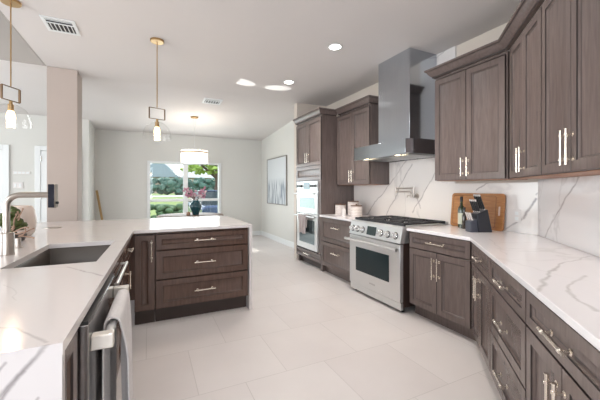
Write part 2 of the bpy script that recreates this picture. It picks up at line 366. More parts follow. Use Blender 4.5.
# range wall base cabinets
cabinet('base_cabinet', 'brown base cabinet of two deep drawers between the range and tall oven cabinet', (BX, 4.318, 0), R90, 0.902, 0.64, B0, ZT-TH-0.002,
        [('drawer', 0.004, 0.898, 0.50, KB, 'h', 0.2), ('drawer', 0.004, 0.898, B0+0.005, 0.496, 'h', 0.2)])
cabinet('base_cabinet', 'brown base cabinet with a single drawer and two doors right of the range', (BX, 2.456, 0), R90, 0.70, 0.64, B0, ZT-TH-0.002,
        [('drawer', 0.004, 0.696, KT, KB, 'h', 0.2), ('door', 0.004, 0.35, B0+0.005, KT-0.004, 'RT', 0.2), ('door', 0.35, 0.696, B0+0.005, KT-0.004, 'LT', 0.2)])
# angled run
cabinet('base_cabinet', 'narrow brown base cabinet with a drawer over two doors just past the counter bend', (*diag(BX, BY, 0.004), 0), R135, 0.654, 0.57, B0, ZT-TH-0.002,
        [('drawer', 0.02, 0.652, KT, KB, 'h', 0.16), ('door', 0.02, 0.335, B0+0.005, KT-0.004, 'RT', 0.16), ('door', 0.335, 0.652, B0+0.005, KT-0.004, 'LT', 0.16)])
cabinet('base_cabinet', 'brown base cabinet with a stack of three drawers in the angled run', (*diag(BX, BY, 0.66), 0), R135, 0.653, 0.57, B0, ZT-TH-0.002,
        [('drawer', 0.003, 0.65, KT, KB, 'h', 0.16), ('drawer', 0.003, 0.65, 0.405, KT-0.004, 'h', 0.16), ('drawer', 0.003, 0.65, B0+0.005, 0.401, 'h', 0.16)])
cabinet('base_cabinet', 'wide brown base cabinet with one broad drawer and two doors nearest on the right', (*diag(BX, BY, 1.315), 0), R135, 0.70, 0.57, B0, ZT-TH-0.002,
        [('drawer', 0.003, 0.697, KT, KB, 'h', 0.20), ('door', 0.003, 0.35, B0+0.005, KT-0.004, 'RT', 0.2), ('door', 0.35, 0.697, B0+0.005, KT-0.004, 'LT', 0.2)])

# wall cabinets
UZ0, UZ1 = 1.39, 2.46
cabinet('wall_cabinet', 'brown two-door wall cabinet left of the steel hood', (UX, 4.316, 0), R90, 0.846, XW-UX-0.004, UZ0-0.015, UZ1+0.03,
        [('door', 0.012, 0.425, UZ0-0.015, UZ1, 'RB', 0.17), ('door', 0.425, 0.838, UZ0-0.015, UZ1, 'LB', 0.17)], toe=False, under=RAWW)
cabinet('wall_cabinet', 'brown two-door wall cabinet right of the steel hood above the cutting board', (UX, 2.389, 0), R90, 0.753, XW-UX-0.004, UZ0+0.008, UZ1+0.03,
        [('door', 0.008, 0.372, UZ0+0.008, UZ1, 'RB', 0.17), ('door', 0.372, 0.742, UZ0+0.008, UZ1, 'LB', 0.17)], toe=False, under=RAWW)
# angled wall cabinets; the first one fills the wedge of the bend
bd = MB(); w1 = 0.733; dd = 0.298
bd.prism([(0.002, 0.021), (w1, 0.021), (w1, dd), (-0.06, dd), (-0.24, 0.27), (-0.012, 0.03)], UZ0+0.008, UZ1+0.03)
cabinet('wall_cabinet', 'narrow brown two-door wall cabinet just past the bend in the wall', (*diag(UX, UY, 0.004), 0), R135, w1, dd, UZ0+0.008, UZ1+0.03,
        [('door', 0.075, 0.402, UZ0+0.008, UZ1, 'RB', 0.17), ('door', 0.402, 0.730, UZ0+0.008, UZ1, 'LB', 0.17)], toe=False, body=bd, under=RAWW)
cabinet('wall_cabinet', 'large brown two-door wall cabinet nearest at the right with tall bar handles', (*diag(UX, UY, 0.74), 0), R135, 0.76, dd, UZ0+0.008, UZ1+0.03,
        [('door', 0.002, 0.380, UZ0+0.008, UZ1, 'RB', 0.175), ('door', 0.380, 0.758, UZ0+0.008, UZ1, 'LB', 0.175)], toe=False, under=RAWW)

# crown mouldings
def crown(name, label, path, z0=UZ1+0.031, h=0.09, out=0.07):
    """path: front line points seen from above in order; profile steps out as it rises"""
    prof = [(-0.0205, 0), (0.012, 0.0), (0.014, 0.012), (0.024, 0.018), (0.040, 0.040), (0.056, 0.066), (0.062, 0.070), (out, 0.074), (out, h), (-0.0205, h)]
    pts = [Vector((p[0], p[1], 0)) for p in path]; bm = MB(); rings = []
    n = len(pts)
    for i, p in enumerate(pts):
        ns = []
        for a, b_ in ((i-1, i), (i, i+1)):
            if a >= 0 and b_ < n:
                d = (pts[b_]-pts[a]).normalized(); ns.append(Vector((d.y, -d.x, 0)))
        nn = (sum(ns, Vector((0, 0, 0)))).normalized(); k = 1/max(0.3, nn.dot(ns[0]))
        rings.append([bm.bm.verts.new((p.x+nn.x*k*o_, p.y+nn.y*k*o_, z0+zz)) for o_, zz in prof])
    m_ = len(prof)
    for a, b_ in zip(rings, rings[1:]):
        for k in range(m_):
            fc_ = bm.bm.faces.new((a[k], a[(k+1) % m_], b_[(k+1) % m_], b_[k]))
            if k in (1, 5): fc_.material_index = 1
    bm.bm.faces.new(rings[0]); bm.bm.faces.new(rings[-1][::-1])
    return tag(bm.build(name, (CAB, GLAZE)), label, 'crown moulding')
crown('crown_moulding', 'stepped brown crown moulding along the wall cabinets right of the hood', [(XW-0.02, 2.389), (UX, 2.389), (UX, UY), diag(UX, UY, 1.50)])
crown('crown_moulding', 'short brown crown moulding on the wall cabinet left of the hood', [(UX, 4.245), (UX, 3.47), (XW-0.02, 3.47)])
crown('crown_moulding', 'brown crown moulding around the top of the tall oven cabinet', [(BX, 5.245), (BX, 4.322), (UX-0.005+0.0, 4.322)])

# tall oven cabinet
W = 0.92; oc = thing('oven_cabinet', 'tall brown cabinet housing the double wall oven at the end of the run', 'cabinet', (BX, 5.24, 0), R90)
carcass(W, 0.64, B0, UZ1+0.03, boards=(0.262, 1.445, 1.69)).build('body', CAB, oc)
MB().box(0.001, W-0.001, 0.085, 0.10, 0, B0).build('toe_kick', TOE, oc)
for xx in (0.002, W-0.062): MB().box(xx, xx+0.06, 0.03, 0.09, 0, B0).build('foot', CAB, oc, bevel=0.003)
for xx in (0.001, W-0.072): MB().box(xx, xx+0.071, 0.0, 0.02, 0.27, 1.45).build('stile', CAB, oc)
d = MB().panel(0.003, W/2-0.002, 1.70, UZ1).build('door', (CAB, GLAZE), oc); bar_handle(d, W/2-0.035, 1.84, 0.16)
d = MB().panel(W/2+0.002, W-0.003, 1.70, UZ1).build('door', (CAB, GLAZE), oc); bar_handle(d, W/2+0.035, 1.84, 0.16)
MB().panel(0.003, W-0.003, 1.455, 1.695).build('trim_panel', (CAB, GLAZE), oc)
d = MB().panel(0.003, W-0.003, 0.125, 0.262).build('drawer', (CAB, GLAZE), oc)
bar_handle(d, W/2, 0.2, 0.2, False)

# double wall oven
OW = 0.765
ov = thing('wall_oven', 'stainless double wall oven built into the tall cabinet, towel on its lower bar', 'oven', (BX, 5.24-0.0775, 0), R90)
MB().box(0.01, OW-0.01, 0.022, 0.56, 0.285, 1.44).build('body', STEEL, ov)
cp = MB().box(0, OW, -0.02, 0.02, 1.275, 1.44).build('control_panel', STEELW, ov, bevel=0.003)
MB().box(0.27, 0.50, -0.024, -0.02, 1.30, 1.42).build('display', plain('oven_display', (0.06, 0.14, 0.16), 0.1), cp)
for x in (0.05, 0.12, 0.19, 0.56, 0.63, 0.70): MB().tube([(x, -0.02, 1.36), (x, -0.05, 1.36)], [0.026, 0.022], 16).build('knob', plain('dark_knob', (0.08, 0.08, 0.08), 0.3, 0.6) if x == 0.05 else bpy.data.materials['dark_knob'], cp)
for nm, a, bz in (('upper_door', 0.90, 1.265), ('lower_door', 0.29, 0.885)):
    dr = MB().box(0, OW, -0.02, 0.018, a, bz).build(nm, STEELW, ov, bevel=0.003)
    zb = a+0.085 if nm == 'upper_door' else a+0.10
    MB().box(0.10, OW-0.10, -0.023, -0.0205, zb, bz-0.10).build('window', OVMIR, dr)
    hz = bz-0.035
    MB().tube([(0.0, -0.075, hz), (OW, -0.075, hz)], 0.013, 12).box(0.03, 0.055, -0.075, -0.02, hz-0.012, hz+0.012).box(OW-0.055, OW-0.03, -0.075, -0.02, hz-0.012, hz+0.012).build('handle', STEELW, dr)

# ------------------------------------------------------------------ counters and backsplash
XF = XW-0.018
VW = [((XF, 3.99, 0.90), (XF, 3.54, 1.31), .010, .75), ((XF, 3.54, 1.31), (XF, 3.13, 1.68), .010, .6), ((XF, 3.51, .93), (XF, 3.26, 1.32), .009, .75), ((XF, 3.26, 1.32), (XF, 3.04, 1.64), .009, .7),
      ((XF, 3.02, 1.0), (XF, 2.73, 1.4), .009, .75), ((XF, 2.73, 1.4), (XF, 2.45, 1.9), .009, .6), ((XF, 2.96, 1.22), (XF, 2.88, 1.07), .008, .7), ((XF, 2.45, .94), (XF, 2.22, 1.14), .008, .5), ((XF, 2.15, 1.29), (XF, 2.0, 1.39), .008, .8),
      ((XF, 2.70, 2.86), (XF, 2.52, 2.92), .010, .6), ((XF, 1.84, .93), (XF, 1.70, 1.045), .010, .8), ((XF, 1.70, 1.045), (XF, 1.585, 1.22), .012, 1.0), ((XF, 1.585, 1.26), (3.05, 1.50, 1.38), .008, .6)]
VD = [((2.60, 1.05, 1.39), (2.83, 1.29, 1.12), .011, .8), ((2.83, 1.29, 1.12), (3.0, 1.46, .91), .011, .6)]
MARW = marble('marble_backsplash', (0.80, 0.765, 0.74), VW, (0, 1, 1), 0.13, 0.45)
_l = lambda p: (-(p[0]-CX)*D-(p[1]-CY)*D, -0.018, p[2])
VD = [(_l(a), _l(b_), w_, s_) for a, b_, w_, s_ in VD]
MARD = marble('marble_backsplash_angled', (0.80, 0.78, 0.78), VD, (1, 0, 1), 0.13, 0.5)
bs = thing('backsplash', 'white marble backsplash slab with diagonal grey veins behind the range', 'backsplash')
MB().box(XW-0.018, XW-0.0005, CY+0.0078, 4.317, ZT, 1.37).box(XW-0.018, XW-0.0005, 2.395, 3.463, 1.37, ZC-0.001).build('slab', MARW, bs, smooth=False)
bs2 = thing('backsplash', 'white marble backsplash slab on the angled wall under the right wall cabinets', 'backsplash')
b2 = MB().prism([(0.0010, -0.0006), (2.4, -0.0006), (2.4, -0.018), (0.0076, -0.018)], ZT, 1.392).build('slab', MARD, bs2, smooth=False)
bs2.location = (CX, CY, 0); bs2.rotation_euler = (0, 0, -3*PI/4)
VR = [((1.40, .72, ZT), (1.62, .80, ZT), 0.0108, .55), ((1.62, .80, ZT), (2.04, .914, ZT), 0.0084, .6), ((2.04, .914, ZT), (2.55, .935, ZT), 0.0072, .45),
      ((1.33, .517, ZT), (1.50, .66, ZT), 0.0084, .5), ((1.50, .66, ZT), (1.84, .751, ZT), 0.0084, .5), ((2.3, 1.5, ZT), (2.8, 1.3, ZT), 0.0060, .2), ((2.0, 1.2, ZT), (2.5, 1.62, ZT), 0.0060, .2)]
MARC = marble('marble_counter', (0.82, 0.80, 0.815), VR, (1, 1, 0), 0.10, 0.3, (0.36, 0.34, 0.33))
f0 = (2.42, 1.7415); fe = diag(f0[0], f0[1], 2.03)
we = diag(CX, CY, 2.10)
MB1 = MB().prism([(XW-0.02, 2.458), (2.42, 2.458), f0, fe, (we[0]-0.014, we[1]+0.014), (CX-0.02, CY+0.008)], ZT-TH, ZT)
tag(MB1.build('countertop', MARC, bevel=0.003, smooth=False), 'white marble countertop bending from the range along the angled right wall', 'countertop')
tag(MB().box(2.42, XW-0.02, 3.413, 4.317, ZT-TH, ZT).build('countertop', MARC, bevel=0.003, smooth=False), 'short white marble countertop under the three canisters', 'countertop')

# ------------------------------------------------------------------ gas range
RW = 0.918
rg = thing('gas_range', 'stainless steel professional gas range with black grates and six knobs', 'range', (2.36, 3.403, 0), R90)
MB().box(0.004, RW-0.004, 0.045, 0.715, 0.06, 0.885).build('body', plain('range_side_dark', (0.10, 0.065, 0.055), 0.3, 0.6), rg, bevel=0.003)
# angled control panel
cpn = MB().extrude([(0, -0.005, 0.735), (0, 0.045, 0.735), (0, 0.12, 0.735), (0, 0.12, 0.905), (0, 0.045, 0.905), (0, 0.03, 0.90)], (RW, 0, 0)).build('control_panel', STEELW, rg, bevel=0.003)
def onp(x, z, off=0):
    s = (z-0.735)/0.165; return (x, -0.005+0.035*s-off, z)
kb = plain('knob_steel', (0.78, 0.78, 0.78), 0.22, 0.95)
for x in (0.065, 0.165, 0.265, 0.60, 0.715, 0.835):
    z = 0.81
    q = MB(); p = Vector(onp(x, z)); n_ = Vector((0, -1, 0.21)).normalized()
    q.tube([p, p+n_*0.012, p+n_*0.014, p+n_*0.045, p+n_*0.050], [0.034, 0.034, 0.026, 0.024, 0.018], 20)
    q.build('knob', kb, cpn)
    MB().tube([p-n_*0.001, p+n_*0.004], [0.040, 0.040], 20).build('knob_ring', plain('dark_ring', (0.05, 0.05, 0.05), 0.4) if x == 0.065 else bpy.data.materials['dark_ring'], cpn)
MB().extrude([onp(0.355, 0.765, 0.001), onp(0.355, 0.865, 0.001), onp(0.355, 0.865, 0.006), onp(0.355, 0.765, 0.006)], (0.16, 0, 0)).build('display', DISP, cpn)
dr = MB().box(0.004, RW-0.004, 0.0, 0.044, 0.115, 0.725).build('oven_door', STEELW, rg, bevel=0.004)
MB().box(0.14, RW-0.17, -0.003, -0.0005, 0.29, 0.585).build('window', OVGL, dr, bevel=0.001)
MB().tube([(-0.008, -0.065, 0.675), (RW+0.008, -0.065, 0.675)], 0.016, 16).box(0.02, 0.05, -0.06, 0, 0.662, 0.688).box(RW-0.05, RW-0.02, -0.06, 0, 0.662, 0.688).build('handle', STEELW, dr)
MB().box(0.41, 0.51, -0.004, 0, 0.185, 0.200).build('badge', plain('badge_grey', (0.55, 0.55, 0.55), 0.3, 0.8), dr)
MB().box(0.004, RW-0.004, 0.012, 0.044, 0.035, 0.108).build('kick_panel', STEELW, rg, bevel=0.003)
for x in (0.05, RW-0.05):
    for y in (0.08, 0.62): MB().tube([(x, y, 0), (x, y, 0.062)], 0.02, 12).build('foot', BLACKM, rg)
MB().box(0.002, RW-0.002, 0.046, 0.715, 0.886, 0.912).build('cooktop', STEELW, rg, bevel=0.003)
for k in range(3):
    gx = 0.02+k*0.295; gw = 0.288; q = MB()
    for yy in (0.085, 0.69): q.box(gx, gx+gw, yy-0.008, yy+0.008, 0.912, 0.942)
    for xx in (gx+0.008, gx+gw-0.008): q.box(xx-0.008, xx+0.008, 0.085, 0.69, 0.925, 0.942)
    q.box(gx, gx+gw, 0.38, 0.396, 0.925, 0.942)
    for yy in (0.235, 0.54):
        for a in range(8):
            an = a*PI/4; c0 = (gx+gw/2+0.035*math.cos(an), yy+0.035*math.sin(an)); c1 = (gx+gw/2+0.125*math.cos(an), yy+0.13*math.sin(an))
            q.tube([(c0[0], c0[1], 0.936), (c1[0], c1[1], 0.936)], 0.006, 6)
    q.build('grate', IRON, rg)
    for yy in (0.235, 0.54):
        bn = MB().lathe([(0.055, 0), (0.055, 0.006), (0.035, 0.008), (0.033, 0.018)], (gx+gw/2, yy, 0.912), 20).build('burner', BLACKM, rg)
MB().box(0.002, RW-0.002, 0.695, 0.715, 0.912, 0.935).build('rear_trim', STEELW, rg)

# ------------------------------------------------------------------ hood
hd = thing('range_hood', 'tall stainless chimney hood mounted above the gas range', 'range hood', (XW-0.019, 2.99, 0), R90)
HW = 0.463
MB().extrude([(-HW, -0.61, 1.685), (-HW, -0.61, 1.853), (-HW, -0.44, 1.870), (-HW, -0.003, 1.870), (-HW, -0.003, 1.685), (-HW, -0.02, 1.70), (-HW, -0.59, 1.70)], (2*HW, 0, 0)).build('canopy', STEELH, hd, bevel=0.002)
MB().box(-0.19, 0.345, -0.43, -0.002, 1.871, ZC-0.002).build('chimney', STEELH, hd, bevel=0.002)
for k in range(3):
    q = MB(); x0 = -0.42+k*0.285
    for j in range(7): q.box(x0+j*0.038, x0+j*0.038+0.022, -0.50, -0.08, 1.688, 1.6985)
    q.build('baffle_filter', STEELW, hd)
for x in (-0.28, 0.28):
    MB().tube([(x, -0.55, 1.6995), (x, -0.55, 1.690)], 0.028, 16).build('hood_lamp', emit('warm_hood_lamp', (1, 0.78, 0.5), 6) if x < 0 else bpy.data.materials['warm_hood_lamp'], hd)
for y in (3.27, 2.71): light('hood_spot', 'SPOT', (2.6, y, 1.66), (0.1, 0, -1), 5, (1, 0.8, 0.6), spot_size=2.0, spot_blend=0.8, shadow_soft_size=0.03)

# pot filler
pf = thing('pot_filler', 'folded brushed nickel pot filler tap on the backsplash above the range', 'pot filler', (XW-0.018, 2.95, 1.22))
MB().tube([(0, 0, 0), (-0.006, 0, 0), (-0.008, 0, 0)], [0.034, 0.034, 0.02], 20).tube([(-0.006, 0, 0), (-0.06, 0, 0)], 0.011, 12).tube([(-0.06, 0, -0.025), (-0.06, 0, 0.115)], 0.012, 12).build('mount', NICKB, pf)
MB().tube([(-0.06, 0, 0.10), (-0.075, 0.30, 0.10)], 0.009, 12).tube([(-0.075, 0.30, 0.115), (-0.075, 0.30, 0.04)], 0.012, 12).build('upper_arm', NICKB, pf)
MB().tube([(-0.075, 0.30, 0.055), (-0.10, 0.02, 0.055), (-0.105, -0.0, 0.045), (-0.105, -0.01, 0.0)], 0.009, 12).tube([(-0.105, -0.01, 0.02), (-0.105, -0.01, -0.02)], 0.013, 12).build('lower_arm', NICKB, pf)
MB().tube([(-0.06, 0, 0.0), (-0.06, 0.10, 0.005), (-0.06, 0.11, -0.02)], 0.006, 8).build('lever', NICKB, pf)

# ------------------------------------------------------------------ island
PHI = math.atan((0.195-0.13)/(3.29-0.965))
OX, OY = -0.195, 0.965
def isl(xl, yl):     # along the sink side: xl to the right, yl away
    return (OX + yl*math.sin(PHI) + xl*math.cos(PHI), OY + yl*math.cos(PHI) - xl*math.sin(PHI))
VI = [((-0.56, .965, .62), (-0.314, .965, .832), 0.0081, .9), ((-0.314, .965, .832), (-0.267, .965, .874), 0.0068, 1.0), ((-0.267, .965, .874), (-0.215, .965, .93), 0.0056, .9),
      ((-0.50, .965, .62), (-0.293, .965, .848), .0075, .95), ((-0.293, .965, .848), (-0.228, .965, .914), .0065, .9), ((-.40, .965, .78), (-.335, .965, .865), .005, .8), ((-.335, .965, .865), (-.30, .965, .90), .004, .7), ((-.27, .965, .74), (-.235, .965, .80), .004, .7), ((-.6, .965, .50), (-.33, .965, .70), 0.0037, .5),
      ((-.72, 1.55, ZI), (-.538, 1.45, ZI), 0.0050, .2), ((-.46, 1.22, ZI), (-.342, 1.127, ZI), 0.0056, .55), ((-.342, 1.127, ZI), (-.225, .985, ZI), 0.0050, .55),
      ((-.369, 1.893, ZI), (-.296, 1.794, ZI), 0.0056, .5), ((-.296, 1.794, ZI), (-.195, 1.632, ZI), 0.0062, .6), ((-.52, 1.93, ZI), (-.369, 1.893, ZI), 0.0037, .3), ((-.538, 1.653, ZI), (-.403, 1.40, ZI), 0.0031, .2),
      ((-.3, 3.5, ZI), (.5, 3.9, ZI), 0.0062, .25)]
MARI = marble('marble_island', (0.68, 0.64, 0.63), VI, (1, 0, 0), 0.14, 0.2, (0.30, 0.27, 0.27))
ic = thing('island_countertop', 'white marble island top with sink cut-out and mitred waterfall ends', 'countertop')
SX0, SX1, SY0, SY1 = -0.48, -0.085, 1.0, 1.745    # sink opening in the sink-side frame
YL = [0.0, SY0, SY1, 3.29-OY, 4.57-OY]; XL = [None, SX0, SX1, 0.0, 'end']
q = MB(); grid = {}
for j, yy in enumerate(YL):
    for i in range(5):
        if i == 0: p = (-1.55, OY+yy)
        elif i == 4: p = (1.01, OY+yy)
        else:
            p = isl(XL[i], yy)
            if j in (0, 3, 4): p = (p[0], OY+yy)
        for z in (0, 1): grid[i, j, z] = None if (i == 4 and j < 3) else q.bm.verts.new((p[0], p[1], ZI if z else ZI-TH))
cells = {(i, j) for i in range(3) for j in range(4)} | {(3, 3)}; cells.discard((1, 1))
for (i, j) in cells:
    q.bm.faces.new([grid[i, j, 1], grid[i+1, j, 1], grid[i+1, j+1, 1], grid[i, j+1, 1]])
    q.bm.faces.new([grid[i, j, 0], grid[i, j+1, 0], grid[i+1, j+1, 0], grid[i+1, j, 0]])
    for (di, dj, a, b_) in ((0, -1, (0, 0), (1, 0)), (0, 1, (1, 1), (0, 1)), (-1, 0, (0, 1), (0, 0)), (1, 0, (1, 0), (1, 1))):
        if (i+di, j+dj) not in cells:
            A = (i+a[0], j+a[1]); B_ = (i+b_[0], j+b_[1])
            q.bm.faces.new([grid[A[0], A[1], 0], grid[B_[0], B_[1], 0], grid[B_[0], B_[1], 1], grid[A[0], A[1], 1]])
q.build('top', MARI, ic, smooth=False)
MB().box(-1.55, -0.196, 0.965, 0.995, 0, ZI-TH).build('waterfall_end', MARI, ic, smooth=False)
MB().box(0.978, 1.01, 3.29, 4.57, 0, ZI-TH).build('waterfall_end', MARI, ic, smooth=False)
MB().box(-1.5, 0.97, 4.18, 4.20, 0, ZI-TH-0.0005).build('back_panel', CABD, ic, smooth=False)

IB = ZI-TH-0.002
# peninsula drawers facing the camera side
cabinet('island_cabinet', 'dark brown island cabinet with three wide drawers facing the kitchen', (0.056, 3.318, 0), 0, 0.92, 0.61, 0.145, IB,
        [('drawer', 0.003, 0.917, 0.715, 0.872, 'h', 0.2), ('drawer', 0.003, 0.917, 0.43, 0.711, 'h', 0.2), ('drawer', 0.003, 0.917, 0.152, 0.426, 'h', 0.2)], CABD)
cabinet('island_cabinet', 'narrow dark brown single-door island cabinet in the inner corner', (-0.125, 3.318, 0), 0, 0.178, 0.61, 0.145, IB,
        [('door', 0.002, 0.176, 0.152, 0.872, 'RT', 0.2)], CABD)
RS = PI/2 - PHI
def sink_side(yl, xl=-0.022): p = isl(xl, yl); return (p[0], p[1], 0)
# narrow panel cabinet next to the waterfall end
cabinet('island_cabinet', 'slim dark brown filler cabinet between the waterfall end and dishwasher', sink_side(0.034, -0.012), RS, 0.205, 0.58, 0.115, IB,
        [('panel', 0.003, 0.185, 0.12, 0.885, None)], CABD)
cabinet('island_cabinet', 'dark brown sink base cabinet with two doors beyond the dishwasher', sink_side(0.895), RS, 0.90, 0.60, 0.115, 0.58,
        [('drawer', 0.003, 0.897, 0.715, 0.872, None), ('door', 0.003, 0.45, 0.12, 0.711, 'RT', 0.12), ('door', 0.45, 0.897, 0.12, 0.711, 'LT', 0.12)], CABD,
        body=carcass(0.90, 0.60, 0.115, 0.60).box(0.0008, 0.018, 0.021, 0.07, 0.6, IB).box(0.882, 0.8992, 0.021, 0.07, 0.6, IB))
cabinet('island_cabinet', 'dark brown island cabinet with brass-toned pulls in the corner past the sink', sink_side(1.797), RS, 0.50, 0.60, 0.115, IB,
        [('drawer', 0.003, 0.497, 0.715, 0.872, 'h', 0.13), ('door', 0.003, 0.497, 0.12, 0.711, 'LT', 0.13)], CABD)
# long pull on the false front
tp = thing('towel_bar', 'long brushed steel bar fixed above the sink base doors', 'towel bar', sink_side(0.895), RS)
MB().tube([(0.06, -0.035, 0.80), (0.62, -0.035, 0.80)], 0.011, 12).build('bar', STEELW, tp)
for x in (0.08, 0.60): MB().tube([(x, 0.0, 0.80), (x, -0.035, 0.80)], 0.007, 10).build('post', STEELW, tp)

# sink
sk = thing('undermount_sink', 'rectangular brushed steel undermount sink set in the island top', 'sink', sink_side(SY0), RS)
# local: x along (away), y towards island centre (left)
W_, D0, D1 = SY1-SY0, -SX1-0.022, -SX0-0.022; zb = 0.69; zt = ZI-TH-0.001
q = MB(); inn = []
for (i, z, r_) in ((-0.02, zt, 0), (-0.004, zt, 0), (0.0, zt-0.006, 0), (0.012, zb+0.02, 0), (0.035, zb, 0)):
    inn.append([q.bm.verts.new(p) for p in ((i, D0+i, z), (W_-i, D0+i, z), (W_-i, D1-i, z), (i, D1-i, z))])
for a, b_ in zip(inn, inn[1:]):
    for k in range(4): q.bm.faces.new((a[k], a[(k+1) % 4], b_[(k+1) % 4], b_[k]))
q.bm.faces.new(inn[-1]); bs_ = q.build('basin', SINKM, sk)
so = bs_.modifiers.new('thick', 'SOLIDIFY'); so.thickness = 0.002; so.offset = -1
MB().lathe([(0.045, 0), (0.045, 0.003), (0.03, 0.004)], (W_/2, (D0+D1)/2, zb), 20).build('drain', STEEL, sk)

# faucet
fb = (-0.75, 2.39)
fc = thing('kitchen_faucet', 'tall brushed nickel gooseneck faucet with squared pull-down head beside the sink', 'faucet', (fb[0], fb[1], ZI))
MB().lathe([(0.040, 0), (0.040, 0.004), (0.037, 0.006), (0.036, 0.125), (0.034, 0.13), (0.017, 0.132)], (0, 0, 0), 24).build('base', NICKB, fc)
pts = [(0, 0, 0.12), (0, 0, 0.26)]; 
for k in range(1, 9):
    a = k/8*PI/2; pts.append((0.07*(1-math.cos(a)), -0.018*(1-math.cos(a)), 0.282+0.068*math.sin(a)))
pts.append((0.215, -0.055, 0.35))
MB().tube(pts, 0.0165, 16).build('spout', NICKB, fc)
hp = MB().box(-0.019, 0.019, -0.018, 0.018, -0.070, 0.072).build('spray_head', NICKB, fc, bevel=0.004); hp.location = (0.232, -0.06, 0.343); hp.rotation_euler = (0, 0, -0.25)
MB().box(-0.0165, 0.0165, -0.0205, -0.0185, -0.068, 0.070).build('black_face', plain('matte_black', (0.010, 0.010, 0.018), 0.6, spec=0.2), hp, bevel=0.001)
MB().tube([(0.019, 0, -0.04), (0.028, 0, -0.04)], 0.008, 10).build('button', BLACKM, hp)
MB().tube([(0.0, 0.03, 0.06), (0.0, 0.055, 0.065), (-0.01, 0.075, 0.10)], [0.012, 0.009, 0.006], 10).build('lever', NICKB, fc)
tag(MB().lathe([(0.024, 0), (0.024, 0.004), (0.015, 0.006), (0.015, 0.06), (0.012, 0.064)], (-0.775, 2.66, ZI), 18).build('soap_dispenser', NICKB), 'small round metal push button standing on the island right of the faucet', 'dispenser')
tag(MB().lathe([(0.075, 0), (0.075, 0.003), (0.068, 0.004), (0.03, 0.0045)], (-0.86, 3.86, ZI), 28).build('outlet_cover', NICKB), 'flat round metal pop-up outlet cover on the far side of the island', 'outlet cover')

# dishwasher
DWL = 0.262
dw = thing('dishwasher', 'stainless dishwasher with thick bar handle in the island, white towel over it', 'dishwasher', sink_side(DWL-0.022, 0.014), RS)
MB().box(0.004, 0.626, 0.05, 0.58, 0.10, 0.875).build('tub', BLACKM, dw)
MB().box(0.0, 0.63, 0.0, 0.048, 0.12, 0.872).build('door', plain('dishwasher_steel', (0.42, 0.41, 0.41), 0.2, 1.0, var=0.04), dw, bevel=0.003)
MB().box(0.002, 0.628, 0.002, 0.048, 0.8725, 0.884).build('control_strip', BLACKM, dw)
MB().box(0.004, 0.626, 0.06, 0.08, 0.0, 0.10).build('kick_panel', BLACKM, dw)
hb = MB().tube([(0.03, -0.046, 0.800), (0.60, -0.046, 0.800)], 0.014, 16).build('handle', STEELW, dw)
for x in (0.02, 0.575):
    MB().box(x, x+0.04, -0.066, 0.0, 0.776, 0.824).build('handle_bracket', plain('bracket_steel', (0.78, 0.74, 0.68), 0.3, 0.6) if x < 0.1 else bpy.data.materials['bracket_steel'], hb, bevel=0.004)

# towels over the handle bar
def towel(name, label, mat, root_loc, rz, x0, x1, ybar, zbar, zf, zb, r=0.02, amp=0.02, seed=0, yout=0.0):
    o = thing(name, label, 'towel', root_loc, rz); q = MB(); nx_, rows = 26, []
    path = []
    for k in range(11): path.append((-1, zb+(zbar-zb)*k/10))
    for k in range(1, 8): path.append(('a', k/8*PI))
    for k in range(13): path.append((1, zbar+(zf-zbar)*k/12))
    for sd, v in path:
        row = []
        for i in range(nx_+1):
            u = i/nx_; x = x0+(x1-x0)*u
            if sd == 'a': y = ybar+r*math.cos(v); z = zbar+r*math.sin(v); dep = 0
            else:
                y = ybar + (r if sd == -1 else -r); z = v; dep = min(1, (zbar-z)/0.12)
            wv = math.sin(u*13+seed)*0.6+math.sin(u*29+seed*2)*0.25+math.sin(u*5+seed)*0.4
            hang = (zbar-z) if sd != 'a' else 0
            y += -(amp*dep*wv+yout*hang) if sd == 1 else (0.25*amp*dep*wv if sd == -1 else 0)
            x += (0.5-u)*0.06*dep*(x1-x0)
            row.append(q.bm.verts.new((x, y, z+0.006*math.sin(u*7+seed)*(dep if sd != 'a' else 0))))
        rows.append(row)
    for a, b_ in zip(rows, rows[1:]):
        for i in range(nx_): q.bm.faces.new((a[i], a[i+1], b_[i+1], b_[i]))
    t = q.build('cloth', mat, o, sub=1); s = t.modifiers.new('thick', 'SOLIDIFY'); s.thickness = 0.006; s.offset = 0
    return o
TW = plain('white_towel_cloth', (0.62, 0.60, 0.60), 0.95, var=0.08, scale=90, bump=0.4)
m, nt, b = newmat('grey_striped_towel'); tcx = N(nt, 'ShaderNodeTexCoord'); wv = N(nt, 'ShaderNodeTexWave'); wv.inputs['Scale'].default_value = 9; wv.bands_direction = 'X'
rp = N(nt, 'ShaderNodeValToRGB'); rp.color_ramp.elements[0].position = 0.25; rp.color_ramp.elements[1].position = 0.5
rp.color_ramp.elements[0].color = (0.30, 0.22, 0.22, 1); rp.color_ramp.elements[1].color = (0.55, 0.50, 0.49, 1)
nt.links.new(tcx.outputs['Object'], wv.inputs['Vector']); nt.links.new(wv.outputs['Fac'], rp.inputs[0]); nt.links.new(rp.outputs[0], b.inputs['Base Color']); b.inputs['Roughness'].default_value = 0.95
TS = m
towel('dish_towel', 'thick white towel folded over the dishwasher bar', TW, tuple(dw.location), RS, 0.16, 0.52, -0.046, 0.801, 0.26, 0.36, r=0.026, amp=0.020, seed=1, yout=0.02)
towel('dish_towel', 'pink and grey striped towel over the lower wall oven bar', TS, (BX, 5.24-0.0775, 0), R90, 0.20, 0.48, -0.075, 0.851, 0.56, 0.66, r=0.018, amp=0.012, seed=5)

